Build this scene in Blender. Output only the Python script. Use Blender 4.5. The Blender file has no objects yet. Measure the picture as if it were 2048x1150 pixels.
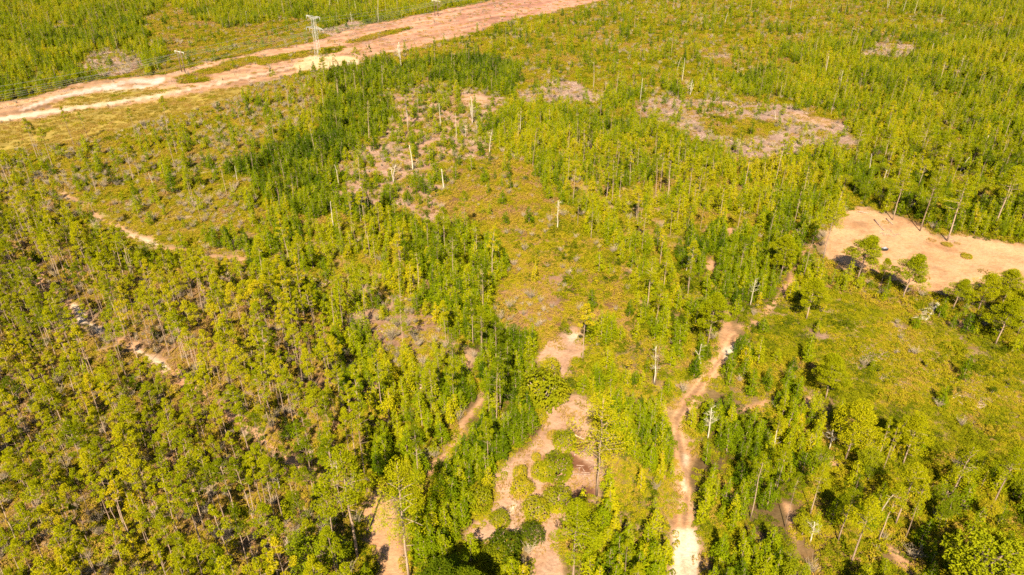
import bpy, math, random
import numpy as np
from mathutils import Vector, Matrix

SEED = 7
random.seed(SEED)
rng = np.random.default_rng(SEED)
sc = bpy.context.scene
COL = sc.collection

# ------------------------------------------------------------------ camera
W, HPX = 2048.0, 1150.0
F = 1420.0                       # focal length in photograph pixels
PITCH = math.radians(30.2)       # camera axis below the horizon
CAMH = 100.0
SP, CP = math.sin(PITCH), math.cos(PITCH)
cam_d = bpy.data.cameras.new('camera')
cam_d.sensor_width = 36.0
cam_d.lens = 36.0 * F / W
cam_d.clip_end = 20000
cam_d.clip_start = 0.5
cam = bpy.data.objects.new('camera', cam_d)
cam.location = (0, 0, CAMH)
cam.rotation_euler = (math.pi / 2 - PITCH, 0, 0)
COL.objects.link(cam)
sc.camera = cam


def g2w(px, py):
    """photograph pixel -> point on level ground"""
    px = np.asarray(px, float); py = np.asarray(py, float)
    a = (px - W / 2) / F
    b = (py - HPX / 2) / F
    dy = CP - b * SP
    dz = SP + b * CP
    t = CAMH / dz
    return a * t, dy * t


def w2p(x, y, z=0.0):
    x = np.asarray(x, float); y = np.asarray(y, float)
    zz = CAMH - np.asarray(z, float)
    dep = y * CP + zz * SP
    v = zz * CP - y * SP
    return W / 2 + F * x / dep, HPX / 2 + F * v / dep


def height_for(px, py, ptop):
    """height of an upright thing with its foot at (px,py) and its tip at image row ptop"""
    x, y = g2w(px, py)
    lo, hi = 0.1, 60.0
    for _ in range(40):
        m = (lo + hi) / 2
        if w2p(x, y, m)[1] > ptop:
            lo = m
        else:
            hi = m
    return float(lo)


# ------------------------------------------------------------------ noise
_T = rng.random((256, 256))


def vnoise(x, y, scale, seed=0):
    x = np.asarray(x, float) / scale + 17.3 * seed + 1000
    y = np.asarray(y, float) / scale + 9.7 * seed + 1000
    xi = np.floor(x).astype(int); yi = np.floor(y).astype(int)
    fx = x - xi; fy = y - yi
    fx = fx * fx * (3 - 2 * fx); fy = fy * fy * (3 - 2 * fy)
    a = _T[xi % 256, yi % 256]; b = _T[(xi + 1) % 256, yi % 256]
    c = _T[xi % 256, (yi + 1) % 256]; d = _T[(xi + 1) % 256, (yi + 1) % 256]
    return (a * (1 - fx) + b * fx) * (1 - fy) + (c * (1 - fx) + d * fx) * fy


def fnoise(x, y, scale, seed=0):
    return (vnoise(x, y, scale, seed) * .55 + vnoise(x, y, scale / 2.1, seed + 1) * .28 + vnoise(x, y, scale / 4.3, seed + 2) * .17)


# ------------------------------------------------------------------ zones (outlines in photograph pixels, laid on the ground)
def band(pts):
    """poly-line with widths -> outline"""
    L, R = [], []
    for i, (x, y, w) in enumerate(pts):
        x0, y0, _ = pts[max(i - 1, 0)]; x1, y1, _ = pts[min(i + 1, len(pts) - 1)]
        dx, dy = x1 - x0, y1 - y0
        n = math.hypot(dx, dy) or 1
        L.append((x - dy / n * w / 2, y + dx / n * w / 2)); R.append((x + dy / n * w / 2, y - dx / n * w / 2))
    return L + R[::-1]


ZONES = ['mixed', 'plantation', 'plant_thin', 'open_brown', 'thicket', 'bright', 'heath', 'heath_low', 'far_heath',
         'far_pines', 'pine_glade', 'wood', 'slash', 'verge', 'clay', 'tan', 'track', 'sand', 'straw', 'dark_soil', 'wayside', 'edge', 'mosaic', 'heath_bare', 'gravel', 'pad']
ZI = {n: i for i, n in enumerate(ZONES)}
P = []


def zone(name, poly, warp=1.0):
    P.append((ZI[name], np.array(poly, float), warp))


zone('far_heath', [(900, -80), (2300, -80), (2300, 60), (1900, 80), (1700, 120), (1500, 150), (1250, 190), (1040, 190), (900, 170), (700, 150), (640, 150), (800, 90), (1100, 30)], 1.5)
zone('far_pines', [(-300, -80), (1250, -80), (1100, 0), (700, 90), (500, 140), (0, 230), (-300, 260)], 1)
zone('heath', [(330, 10), (450, 60), (560, 40), (620, 40), (660, 90), (500, 150), (330, 150), (320, 100), (280, 50)], 2)
zone('far_pines', [(1750, -80), (2300, -80), (2300, 50), (1950, 45), (1800, 20)], 2)
zone('bright', [(1560, 90), (2300, 60), (2300, 300), (2048, 330), (1700, 330), (1690, 240), (1600, 200)], 2)
zone('plant_thin', [(-300, 250), (150, 240), (330, 200), (620, 150), (640, 210), (560, 290), (480, 350), (480, 450), (330, 500), (150, 480), (60, 450), (-300, 500)], 1.5)
zone('plantation', [(-300, 500), (60, 465), (150, 510), (330, 575), (560, 590), (640, 660), (680, 770), (760, 880), (720, 960), (705, 1150), (730, 1450), (-300, 1450)], 1.5)
zone('pine_glade', [(640, 430), (760, 440), (860, 520), (850, 620), (780, 560), (660, 560)], 1)
zone('open_brown', [(600, 600), (700, 560), (850, 600), (880, 700), (930, 740), (850, 850), (740, 860), (680, 740)], 1.5)
zone('thicket', [(660, 150), (760, 120), (830, 140), (830, 240), (720, 320), (680, 370), (720, 430), (840, 480), (960, 480), (1000, 560), (1010, 650), (1070, 700), (1080, 790), (1050, 850), (1000, 940), (930, 1060), (880, 1150), (800, 1450), (760, 1450), (850, 980), (930, 830), (900, 700), (860, 600), (840, 500), (740, 440), (620, 440), (480, 400), (480, 340), (600, 300), (650, 220)], 2.6)
zone('thicket', [(930, 110), (1010, 130), (1040, 190), (1010, 220), (930, 180)], 2.6)
zone('thicket', [(850, 130), (920, 120), (935, 160), (870, 175)], 2.6)

zone('bright', [(1000, 230), (1250, 230), (1420, 290), (1350, 330), (1200, 400), (1300, 560), (1420, 640), (1460, 700), (1360, 830), (1360, 1450), (1120, 1450), (1200, 1000), (1200, 820), (1180, 660), (1220, 560), (1120, 420), (1060, 340), (1000, 290)], 1.2)
zone('pine_glade', [(1090, 300), (1420, 290), (1560, 340), (1540, 450), (1440, 560), (1300, 560), (1200, 440)], 1.5)
zone('thicket', [(1360, 520), (1440, 470), (1530, 430), (1640, 400), (1640, 480), (1560, 600), (1460, 660), (1400, 640)], 2.6)
zone('heath_low', [(1560, 640), (1640, 570), (1760, 590), (1880, 640), (2000, 700), (2300, 760), (2300, 900), (2048, 880), (1980, 840), (1800, 780), (1680, 770), (1600, 730), (1500, 720)], 1)
zone('heath_low', [(1600, 720), (2300, 800), (2300, 1010), (2048, 965), (1900, 910), (1760, 870), (1650, 820)], 1)
zone('wood', [(1630, 900), (1780, 905), (1900, 930), (2000, 975), (2300, 1020), (2300, 1450), (1400, 1450), (1400, 1150), (1560, 950)], 1.5)
zone('thicket', [(1380, 830), (1440, 790), (1500, 830), (1560, 900), (1580, 980), (1540, 1080), (1540, 1450), (1400, 1450), (1395, 1100), (1390, 950)], 2.6)
zone('edge', [(1640, 520), (1760, 545), (1860, 590), (1960, 570), (2060, 570), (2300, 600), (2300, 700), (2048, 690), (1900, 650), (1760, 610), (1640, 570)], .6)
zone('wood', [(1700, 330), (2300, 300), (2300, 520), (2060, 485), (1900, 465), (1780, 420), (1680, 400)], 1)
_r = random.Random(5)
for k in range(44):
    cx_, cy_ = _r.uniform(1600, 2040), _r.uniform(640, 870)
    if cy_ > 720 + (cx_ - 1600) * .35 or cy_ < 600 + (cx_ - 1600) * .22:
        continue
    w_, h_ = _r.uniform(9, 24), _r.uniform(4, 10)
    P.append((ZI['slash'], np.array([(cx_ + w_ * math.cos(a) * _r.uniform(.6, 1.1), cy_ + h_ * math.sin(a) * _r.uniform(.6, 1.1) + .25 * w_ * math.cos(a)) for a in np.arange(0, 6.2, .7)]), .5))
zone('mosaic', [(770, 190), (850, 165), (930, 172), (1010, 190), (1010, 250), (960, 290), (995, 312), (900, 330), (885, 390), (965, 450), (960, 480), (890, 455), (800, 425), (690, 402), (675, 360), (715, 285), (780, 262)], 2)
zone('heath_bare', [(1000, 480), (1090, 470), (1150, 560), (1160, 640), (1080, 660), (1020, 590)], 2)
zone('heath', [(880, 330), (960, 315), (1060, 340), (1140, 420), (1235, 540), (1260, 640), (1220, 700), (1170, 660), (1120, 670), (1075, 695), (1015, 640), (985, 500), (900, 450)], 1.5)
zone('heath_bare', [(1000, 480), (1090, 470), (1150, 560), (1160, 640), (1080, 660), (1020, 590)], 2)
# purple-grey logging waste
for poly in ([(1036, 192), (1100, 161), (1160, 165), (1210, 184), (1196, 208), (1120, 203), (1060, 208)],
             [(1260, 204), (1330, 188), (1440, 200), (1500, 211), (1560, 211), (1640, 230), (1690, 238), (1680, 262), (1725, 292), (1695, 306), (1640, 290), (1540, 314), (1465, 312), (1395, 272), (1335, 247), (1265, 222)],
             [(1716, 110), (1760, 88), (1826, 92), (1822, 116)],
             [(150, 135), (190, 100), (262, 105), (285, 138), (245, 150)],
                          [(640, 60), (720, 40), (760, 60), (650, 90)],
             [(1420, 105), (1470, 105), (1465, 118), (1425, 118)]):
    zone('slash', poly, 1.6)
for poly in ([(930, 190), (965, 190), (980, 203), (970, 212), (930, 204)], [(1560, 222), (1660, 235), (1675, 256), (1600, 240)]):
    zone('straw', poly, .8)
zone('heath', [(1405, 240), (1450, 232), (1550, 240), (1560, 262), (1480, 282), (1420, 270)], .6)
# power line corridor
zone('clay', [(-300, 262), (0, 205), (60, 195), (190, 160), (260, 155), (330, 148), (420, 125), (560, 95), (640, 80), (700, 58), (820, 33), (950, 8), (1020, -8), (1300, -70), (1400, -70), (1210, 0), (1140, 15), (1100, 28), (1060, 32), (1000, 45), (960, 62), (900, 78), (800, 104), (740, 112), (690, 128), (600, 143), (560, 158), (480, 173), (420, 180), (300, 203), (150, 222), (0, 246), (-300, 310)], .8)
zone('verge', [(95, 212), (150, 194), (230, 179), (400, 173), (440, 166), (425, 171), (300, 192), (160, 213)], .4)
zone('verge', [(-300, 310), (0, 248), (150, 222), (300, 203), (420, 180), (500, 170), (470, 196), (380, 220), (280, 248), (200, 270), (60, 296), (-300, 390)], .6)
for poly in ([(330, 158), (400, 140), (470, 118), (520, 112), (510, 126), (430, 148), (370, 162)], [(500, 120), (580, 105), (640, 98), (690, 90), (680, 104), (600, 115), (520, 130)],
             [(690, 82), (760, 64), (830, 52), (825, 58), (740, 80), (700, 88)], [(350, 158), (420, 152), (410, 164), (360, 168)]):
    zone('heath', poly, .5)
zone('sand', band([(-300, 306, 11), (-20, 242, 10), (150, 216, 7), (290, 196, 5.5), (420, 170, 5), (540, 145, 4), (620, 126, 4)]), .15)
zone('pad', [(580, 127), (612, 112), (650, 108), (700, 112), (722, 122), (690, 133), (640, 142), (596, 140)], .4)
zone('sand', band([(690, 130, 5), (715, 127, 6), (730, 126, 3)]), .2)
zone('gravel', band([(40, 222, 5), (110, 196, 7), (190, 179, 8), (260, 163, 7), (320, 160, 10), (330, 156, 7)]), .2)
zone('gravel', band([(205, 178, 6), (240, 178, 6), (300, 172, 6), (326, 163, 5)]), .2)
# clearing with the tan soil
zone('tan', [(1648, 508), (1660, 462), (1688, 428), (1706, 413), (1740, 415), (1770, 432), (1800, 436), (1830, 444), (1865, 466), (1885, 480), (1920, 470), (1980, 478), (2048, 490), (2300, 520), (2300, 600), (2060, 575), (2010, 560), (1960, 575), (1930, 595), (1880, 590), (1830, 580), (1790, 560), (1750, 545), (1700, 530), (1658, 520)], .4)
# middle clearings
zone('straw', [(1060, 725), (1085, 690), (1120, 670), (1165, 655), (1174, 690), (1165, 720), (1155, 765), (1130, 758), (1112, 742), (1080, 735)], .6)
zone('straw', [(1090, 822), (1130, 800), (1180, 803), (1198, 815), (1182, 850), (1192, 870), (1185, 905), (1200, 950), (1198, 995), (1160, 1015), (1135, 1055), (1120, 1095), (1110, 1330), (1000, 1330), (1050, 1100), (1040, 1060), (1000, 1080), (960, 1095), (905, 1080), (935, 1050), (980, 1018), (1000, 975), (985, 950), (1005, 935), (1045, 900), (1065, 860)], .5)
zone('dark_soil', [(1135, 868), (1160, 870), (1178, 885), (1165, 905), (1140, 900)], .4)
zone('dark_soil', [(1080, 915), (1130, 906), (1150, 912), (1180, 930), (1175, 945), (1150, 938), (1120, 930), (1075, 935)], .4)
zone('dark_soil', [(1140, 985), (1170, 968), (1192, 975), (1190, 995), (1150, 1010)], .4)
zone('sand', [(1010, 1030), (1030, 1005), (1035, 1010), (1020, 1030)], .3)
zone('sand', [(1135, 675), (1165, 668), (1155, 685), (1140, 690)], .3)
zone('wayside', [(1285, 790), (1330, 760), (1400, 690), (1440, 640), (1480, 640), (1490, 680), (1450, 730), (1400, 800), (1385, 850), (1395, 1000), (1410, 1160), (1330, 1160), (1340, 900), (1330, 880)], .6)
zone('track', band([(855, 950, 15), (880, 915, 15), (905, 868, 13), (940, 830, 11), (965, 795, 7), (960, 770, 5)]), .4)
zone('track', band([(955, 760, 4), (930, 725, 8), (905, 695, 7), (885, 665, 4), (862, 600, 4), (850, 560, 4)]), .5)
zone('track', [(715, 1000), (745, 990), (780, 1005), (790, 1050), (805, 1150), (815, 1250), (745, 1250), (750, 1120), (735, 1060)], .5)
# sandy gaps in the plantation
zone('track', band([(120, 382, 10), (165, 402, 10), (205, 432, 11), (265, 466, 15), (310, 482, 16), (345, 502, 12), (400, 516, 9), (485, 518, 11)]), .6)
zone('sand', band([(252, 462, 5), (290, 478, 6), (330, 492, 5)]), .5)
zone('track', band([(0, 485, 16), (40, 520, 18), (75, 555, 16), (110, 590, 18), (150, 625, 20), (200, 660, 22), (250, 690, 20), (320, 738, 24), (375, 780, 26), (440, 830, 22), (500, 862, 26), (545, 890, 24), (610, 935, 24), (660, 970, 18)]), .7)
zone('sand', band([(140, 610, 9), (165, 632, 12), (205, 664, 11)]), .5)
zone('sand', band([(270, 702, 8), (300, 722, 12), (335, 744, 12)]), .5)
zone('track', band([(610, 492, 5), (650, 496, 4), (690, 520, 4), (740, 545, 5), (790, 560, 4)]), .6)
# sandy track up to the clearing
zone('track', band([(1366, 1400, 70), (1366, 1150, 58), (1366, 1060, 52), (1373, 1000, 32), (1369, 940, 28), (1357, 885, 30), (1353, 840, 26), (1378, 800, 26), (1412, 755, 26), (1446, 712, 32), (1468, 672, 34), (1462, 640, 10), (1450, 600, 4)]), .25)
zone('track', band([(1480, 655, 10), (1505, 653, 8), (1540, 618, 13), (1575, 575, 14), (1595, 535, 9), (1606, 505, 9), (1625, 488, 6), (1662, 484, 8)]), .25)
zone('sand', band([(1366, 1400, 66), (1366, 1150, 54), (1366, 1080, 50), (1368, 1060, 40)]), .2)
for poly in ([(1362, 905), (1375, 910), (1378, 935), (1366, 930)], [(1372, 960), (1380, 962), (1380, 985), (1372, 985)], [(1440, 700), (1475, 690), (1480, 705), (1450, 722)]):
    zone('sand', poly, .3)
for poly in ([(1645, 920), (1668, 925), (1665, 940), (1655, 940)], [(1492, 1065), (1515, 1072), (1525, 1095), (1508, 1088)], [(1470, 820), (1540, 790), (1555, 795), (1500, 830)],
             [(1565, 1000), (1580, 1005), (1585, 1080), (1572, 1060)], [(1780, 1085), (1830, 1110), (1850, 1150), (1820, 1150)], [(1600, 790), (1625, 790), (1620, 815)],
             [(1840, 640), (1865, 640), (1860, 655)], [(1640, 840), (1660, 860), (1665, 890), (1650, 870)], [(1250, 590), (1300, 600), (1290, 608)], [(1412, 530), (1424, 512), (1430, 536), (1420, 556)],
             [(1455, 455), (1470, 450), (1475, 470), (1460, 475)], [(1545, 378), (1565, 372), (1560, 395), (1550, 400)]):
    zone('track', poly, .5)


def inside(px, py, poly):
    r = np.zeros(px.shape, bool)
    x0, y0 = poly[:, 0], poly[:, 1]
    x1, y1 = np.roll(x0, -1), np.roll(y0, -1)
    for a, b, c, d in zip(x0, y0, x1, y1):
        if b == d:
            continue
        t = ((b > py) != (d > py)) & (px < (c - a) * (py - b) / (d - b) + a)
        r ^= t
    return r


def zones_at(x, y):
    """zone number of points on the ground; outlines wander like natural edges"""
    nx = fnoise(x, y, 14, 3) - .5
    ny = fnoise(x, y, 14, 9) - .5
    out = np.full(np.shape(x), ZI['mixed'])
    cache = {}
    for zi, poly, wp in P:
        if wp not in cache:
            cache[wp] = w2p(x + nx * 11 * wp, y + ny * 11 * wp)
        px, py = cache[wp]
        m = (px > poly[:, 0].min()) & (px < poly[:, 0].max()) & (py > poly[:, 1].min()) & (py < poly[:, 1].max())
        idx = np.nonzero(m)
        if len(idx[0]) == 0:
            continue
        ins = inside(px[idx], py[idx], poly)
        out[tuple(i[ins] for i in idx)] = zi
    return out


# ------------------------------------------------------------------ materials
def new_mat(name):
    m = bpy.data.materials.new(name)
    m.use_nodes = True
    nt = m.node_tree
    nt.nodes.clear()
    return m, nt.nodes, nt.links


def ramp(nodes, stops):
    r = nodes.new('ShaderNodeValToRGB')
    e = r.color_ramp.elements
    while len(e) < len(stops):
        e.new(.5)
    for el, (p, c) in zip(e, stops):
        el.position = p; el.color = (*c, 1)
    return r


def foliage_mat(name, stops, transl=.2, rnd=.22, nz=.5, spot=None):
    m, N, L = new_mat(name)
    at = N.new('ShaderNodeAttribute'); at.attribute_type = 'INSTANCER'; at.attribute_name = 'tint'
    oi = N.new('ShaderNodeObjectInfo')
    tc = N.new('ShaderNodeTexCoord')
    no = N.new('ShaderNodeTexNoise'); no.inputs['Scale'].default_value = 1.3; no.inputs['Detail'].default_value = 3
    L.new(tc.outputs['Object'], no.inputs['Vector'])
    a1 = N.new('ShaderNodeMath'); a1.operation = 'MULTIPLY_ADD'
    L.new(oi.outputs['Random'], a1.inputs[0]); a1.inputs[1].default_value = rnd; a1.inputs[2].default_value = -rnd / 2
    a2 = N.new('ShaderNodeMath'); a2.operation = 'ADD'
    L.new(at.outputs['Fac'], a2.inputs[0]); L.new(a1.outputs[0], a2.inputs[1])
    a3 = N.new('ShaderNodeMath'); a3.operation = 'MULTIPLY_ADD'
    L.new(no.outputs['Fac'], a3.inputs[0]); a3.inputs[1].default_value = nz; L.new(a2.outputs[0], a3.inputs[2])
    a4 = N.new('ShaderNodeMath'); a4.operation = 'SUBTRACT'; L.new(a3.outputs[0], a4.inputs[0]); a4.inputs[1].default_value = nz / 2
    r = ramp(N, stops)
    L.new(a4.outputs[0], r.inputs[0])
    col = r.outputs[0]
    d = N.new('ShaderNodeBsdfDiffuse'); t = N.new('ShaderNodeBsdfTranslucent')
    L.new(col, d.inputs['Color']); L.new(col, t.inputs['Color'])
    mx = N.new('ShaderNodeMixShader'); mx.inputs[0].default_value = transl
    L.new(d.outputs[0], mx.inputs[1]); L.new(t.outputs[0], mx.inputs[2])
    o = N.new('ShaderNodeOutputMaterial'); L.new(mx.outputs[0], o.inputs[0])
    return m


def rough_mat(name, c0, c1, scale=3.0, rough=.95, bump=0.0, coord='Object'):
    m, N, L = new_mat(name)
    tc = N.new('ShaderNodeTexCoord')
    no = N.new('ShaderNodeTexNoise'); no.inputs['Scale'].default_value = scale; no.inputs['Detail'].default_value = 5
    L.new(tc.outputs[coord], no.inputs['Vector'])
    oi = N.new('ShaderNodeObjectInfo')
    a = N.new('ShaderNodeMath'); a.operation = 'MULTIPLY_ADD'; L.new(oi.outputs['Random'], a.inputs[0]); a.inputs[1].default_value = .3; a.inputs[2].default_value = -.15
    b = N.new('ShaderNodeMath'); b.operation = 'ADD'; L.new(a.outputs[0], b.inputs[0]); L.new(no.outputs['Fac'], b.inputs[1])
    r = ramp(N, [(.3, c0), (.7, c1)]); L.new(b.outputs[0], r.inputs[0])
    p = N.new('ShaderNodeBsdfPrincipled'); p.inputs['Roughness'].default_value = rough
    p.inputs['Specular IOR Level'].default_value = .15
    L.new(r.outputs[0], p.inputs['Base Color'])
    if bump:
        bp = N.new('ShaderNodeBump'); bp.inputs['Strength'].default_value = bump; L.new(no.outputs['Fac'], bp.inputs['Height']); L.new(bp.outputs[0], p.inputs['Normal'])
    o = N.new('ShaderNodeOutputMaterial'); L.new(p.outputs[0], o.inputs[0])
    return m


def plain_mat(name, c, rough=.6, metal=0.0):
    return rough_mat(name, tuple(x * .85 for x in c), tuple(min(1, x * 1.1) for x in c), 2.5, rough)


M = {}
M['pine'] = foliage_mat('pine_needles', [(0, (.036, .054, .002)), (.35, (.116, .130, .002)), (.7, (.192, .184, .003)), (1, (.265, .205, .006))])
M['young'] = foliage_mat('young_needles', [(0, (.028, .052, .002)), (.35, (.100, .130, .002)), (.7, (.188, .188, .003)), (1, (.265, .210, .005))])
M['brush'] = foliage_mat('brush_leaves', [(0, (.034, .048, .002)), (.3, (.112, .116, .003)), (.52, (.185, .155, .005)), (.72, (.205, .138, .018)), (1, (.20, .115, .055))], .18, .34, .75)
M['leaf'] = foliage_mat('broad_leaves', [(0, (.034, .058, .002)), (.4, (.102, .124, .003)), (.8, (.178, .172, .004)), (1, (.23, .18, .008))])
M['grass'] = foliage_mat('dry_grass', [(0, (.10, .085, .006)), (.5, (.20, .135, .018)), (1, (.24, .145, .045))], .3, .4, .5)
M['bark'] = rough_mat('pine_bark', (.12, .08, .056), (.26, .185, .135), 5)
M['bark_dark'] = rough_mat('hardwood_bark', (.08, .055, .04), (.17, .125, .09), 5)
M['dead'] = rough_mat('weathered_wood', (.19, .155, .12), (.35, .305, .24), 4)
M['twig'] = rough_mat('grey_twigs', (.12, .095, .065), (.23, .18, .125), 4)
M['debris'] = rough_mat('grey_wood_waste', (.12, .075, .06), (.26, .19, .155), 3)
M['steel'] = plain_mat('galvanised_steel', (.24, .23, .22), .6)
M['pole'] = rough_mat('pole_wood', (.06, .038, .028), (.11, .07, .05), 3)
M['arm'] = plain_mat('pale_crossarm_wood', (.27, .255, .20), .7)
M['wire'] = plain_mat('weathered_wire', (.13, .125, .115), .5)
M['white'] = plain_mat('white_tarp', (.26, .265, .30), .5)
M['tub'] = plain_mat('dark_tub', (.02, .018, .02), .5)
M['concrete'] = plain_mat('footing_concrete', (.2, .18, .15), .9)


def soil_mat():
    m, N, L = new_mat('soil')
    at = N.new('ShaderNodeAttribute'); at.attribute_name = 'soil'
    tc = N.new('ShaderNodeTexCoord')

    def noise(scale, detail, rough=.6):
        n = N.new('ShaderNodeTexNoise'); n.inputs['Scale'].default_value = scale; n.inputs['Detail'].default_value = detail; n.inputs['Roughness'].default_value = rough
        L.new(tc.outputs['Object'], n.inputs['Vector']); return n
    n1 = noise(.11, 6, .65); n2 = noise(1.1, 6, .7); n3 = noise(.35, 4)
    r1 = ramp(N, [(.3, (.66, .60, .56)), (.5, (.98, .97, .96)), (.72, (1.22, 1.2, 1.2))]); L.new(n1.outputs['Fac'], r1.inputs[0])
    r2 = ramp(N, [(.25, (.55, .5, .46)), (.48, (.98, .98, .98)), (.8, (1.28, 1.27, 1.25))]); L.new(n2.outputs['Fac'], r2.inputs[0])
    m1 = N.new('ShaderNodeMixRGB'); m1.blend_type = 'MULTIPLY'; m1.inputs[0].default_value = 1
    L.new(at.outputs['Color'], m1.inputs[1]); L.new(r1.outputs[0], m1.inputs[2])
    m2 = N.new('ShaderNodeMixRGB'); m2.blend_type = 'MULTIPLY'; m2.inputs[0].default_value = .85
    L.new(m1.outputs[0], m2.inputs[1]); L.new(r2.outputs[0], m2.inputs[2])
    # warm and pale drifts
    r3 = ramp(N, [(.42, (1, 1, 1)), (.62, (1.0, .93, .84)), (.75, (1.05, 1.05, 1.12))]); L.new(n3.outputs['Fac'], r3.inputs[0])
    m3 = N.new('ShaderNodeMixRGB'); m3.blend_type = 'MULTIPLY'; m3.inputs[0].default_value = 1
    L.new(m2.outputs[0], m3.inputs[1]); L.new(r3.outputs[0], m3.inputs[2])
    bp = N.new('ShaderNodeBump'); bp.inputs['Strength'].default_value = .7; bp.inputs['Distance'].default_value = .35
    L.new(n2.outputs['Fac'], bp.inputs['Height'])
    p = N.new('ShaderNodeBsdfPrincipled'); p.inputs['Roughness'].default_value = 1; p.inputs['Specular IOR Level'].default_value = .05
    L.new(m3.outputs[0], p.inputs['Base Color']); L.new(bp.outputs[0], p.inputs['Normal'])
    o = N.new('ShaderNodeOutputMaterial'); L.new(p.outputs[0], o.inputs[0])
    return m


M['soil'] = soil_mat()

# ------------------------------------------------------------------ ground
SOIL = {k: tuple(.36 * q for q in v) for k, v in {'mixed': (.26, .18, .085), 'plantation': (.36, .24, .155), 'plant_thin': (.40, .33, .16), 'open_brown': (.36, .22, .145), 'thicket': (.17, .115, .055),
        'bright': (.30, .21, .09), 'heath': (.25, .145, .075), 'heath_low': (.27, .20, .06), 'far_heath': (.28, .19, .09), 'far_pines': (.27, .19, .09),
        'pine_glade': (.40, .29, .12), 'wood': (.25, .16, .075), 'slash': (.41, .28, .235), 'verge': (.42, .32, .075), 'clay': (.60, .34, .215), 'tan': (.68, .42, .245),
        'track': (.62, .37, .215), 'sand': (.83, .70, .56), 'straw': (.60, .385, .27), 'dark_soil': (.23, .105, .06), 'wayside': (.46, .30, .16), 'edge': (.40, .25, .13), 'mosaic': (.47, .30, .21), 'heath_bare': (.36, .215, .15), 'gravel': (.78, .67, .62), 'pad': (.80, .58, .35)}.items()}
STRUCT_OF = {'pad': 'bare_soil', 'gravel': 'sandy_track', 'sand': 'sandy_track', 'track': 'sandy_track', 'tan': 'bare_soil', 'straw': 'bare_soil', 'dark_soil': 'bare_soil', 'clay': 'power_line_corridor', 'verge': 'power_line_corridor'}
STEP = 4.0
gx = np.arange(-200, 2255, STEP); gy = np.concatenate([np.arange(-110, 120, 2.5), np.arange(120, 1360, STEP)])
GX, GY = np.meshgrid(gx, gy)
WX, WY = g2w(GX, GY)
ZG = zones_at(WX, WY)
soil = np.array([SOIL[n] for n in ZONES])[ZG]


def blur(a, k):
    for ax in (0, 1):
        for _ in range(k):
            a = (np.roll(a, 1, ax) + 2 * a + np.roll(a, -1, ax)) / 4
    return a


soil_b = blur(soil, 1)
# broad pinkish and straw patches among the scrub
pn = fnoise(WX, WY, 32, 21)[..., None]
veg = np.isin(ZG, [ZI[n] for n in ('mixed', 'bright', 'heath', 'heath_low', 'plant_thin', 'open_brown', 'far_heath', 'pine_glade', 'wood')])[..., None]
soil_b = np.where(veg, soil_b + (np.array([.18, .125, .085]) - soil_b) * np.clip((pn - .58) * 4, 0, .6), soil_b)
# dark wind-rows and wheel marks along the corridor (lines that follow the corridor's own direction)
ax_, ay_ = g2w(150, 216); bx_, by_ = g2w(620, 126)
cd = np.array([bx_ - ax_, by_ - ay_]); cd /= np.linalg.norm(cd)
across = (WX - ax_) * -cd[1] + (WY - ay_) * cd[0]
along = (WX - ax_) * cd[0] + (WY - ay_) * cd[1]
str_n = fnoise(along * .12, across, 5, 31)[..., None]
isclay = (ZG == ZI['clay'])[..., None]
tanmix = np.clip(1.1 - (along / 330.0), 0, 1)[..., None]
claycol = np.array([.225, .136, .082]) * tanmix + np.array([.215, .110, .082]) * (1 - tanmix)
soil_b = np.where(isclay, claycol * (.30 + 1.28 * str_n), soil_b)
row_n = fnoise(along * .25, across, 2.2, 41)[..., None]
isverge = (ZG == ZI['verge'])[..., None]
soil_b = np.where(isverge, soil_b * (.55 + .85 * row_n), soil_b)
WZ = (fnoise(WX, WY, 6, 51) - .5) * .25 * np.isin(ZG, [ZI['clay'], ZI['slash'], ZI['straw']])
WZ = blur(WZ, 1)

cl = np.array([g2w(px_, py_) for px_, py_ in ((1366, 1400), (1366, 1150), (1366, 1060), (1374, 1000), (1370, 940), (1358, 885), (1353, 840), (1378, 800), (1412, 755), (1446, 712), (1468, 672))])


def track_dist(X, Y):
    d = np.full(np.shape(X), 99.0)
    for (ax2, ay2), (bx2, by2) in zip(cl[:-1], cl[1:]):
        t_ = np.clip(((X - ax2) * (bx2 - ax2) + (Y - ay2) * (by2 - ay2)) / ((bx2 - ax2) ** 2 + (by2 - ay2) ** 2), 0, 1)
        d = np.minimum(d, np.hypot(X - ax2 - t_ * (bx2 - ax2), Y - ay2 - t_ * (by2 - ay2)))
    return d


dmin = track_dist(WX, WY)
wob = dmin + (fnoise(WX, WY, 5, 71) - .5) * .9
rut = np.exp(-((wob - .95) / .38) ** 2)[..., None]
mid = np.exp(-(wob / .45) ** 2)[..., None]
ontrack = (np.isin(ZG, [ZI['track'], ZI['sand']]) & (dmin < 4))[..., None]
rs_ = np.where((ZG == ZI['sand'])[..., None], .3, 1.0)
soil_b = np.where(ontrack, soil_b * (1 + rs_ * (-.08 + .34 * rut - .26 * mid)), soil_b)
# worn arcs and stains on the bare clearing
istan = (ZG == ZI['tan'])[..., None]
arc = fnoise(np.hypot(WX - 150, WY - 150) * 1.0, np.arctan2(WX - 150, WY - 150) * 12, 3.2, 81)[..., None]
st2 = fnoise(WX, WY, 9, 83)[..., None]
soil_b = np.where(istan, soil_b * (.86 + .20 * arc + .06 * np.clip((st2 - .35) * 2, 0, 1)) * np.where(st2 < .33, np.array([.93, .89, .86]), 1.0), soil_b)

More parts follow.
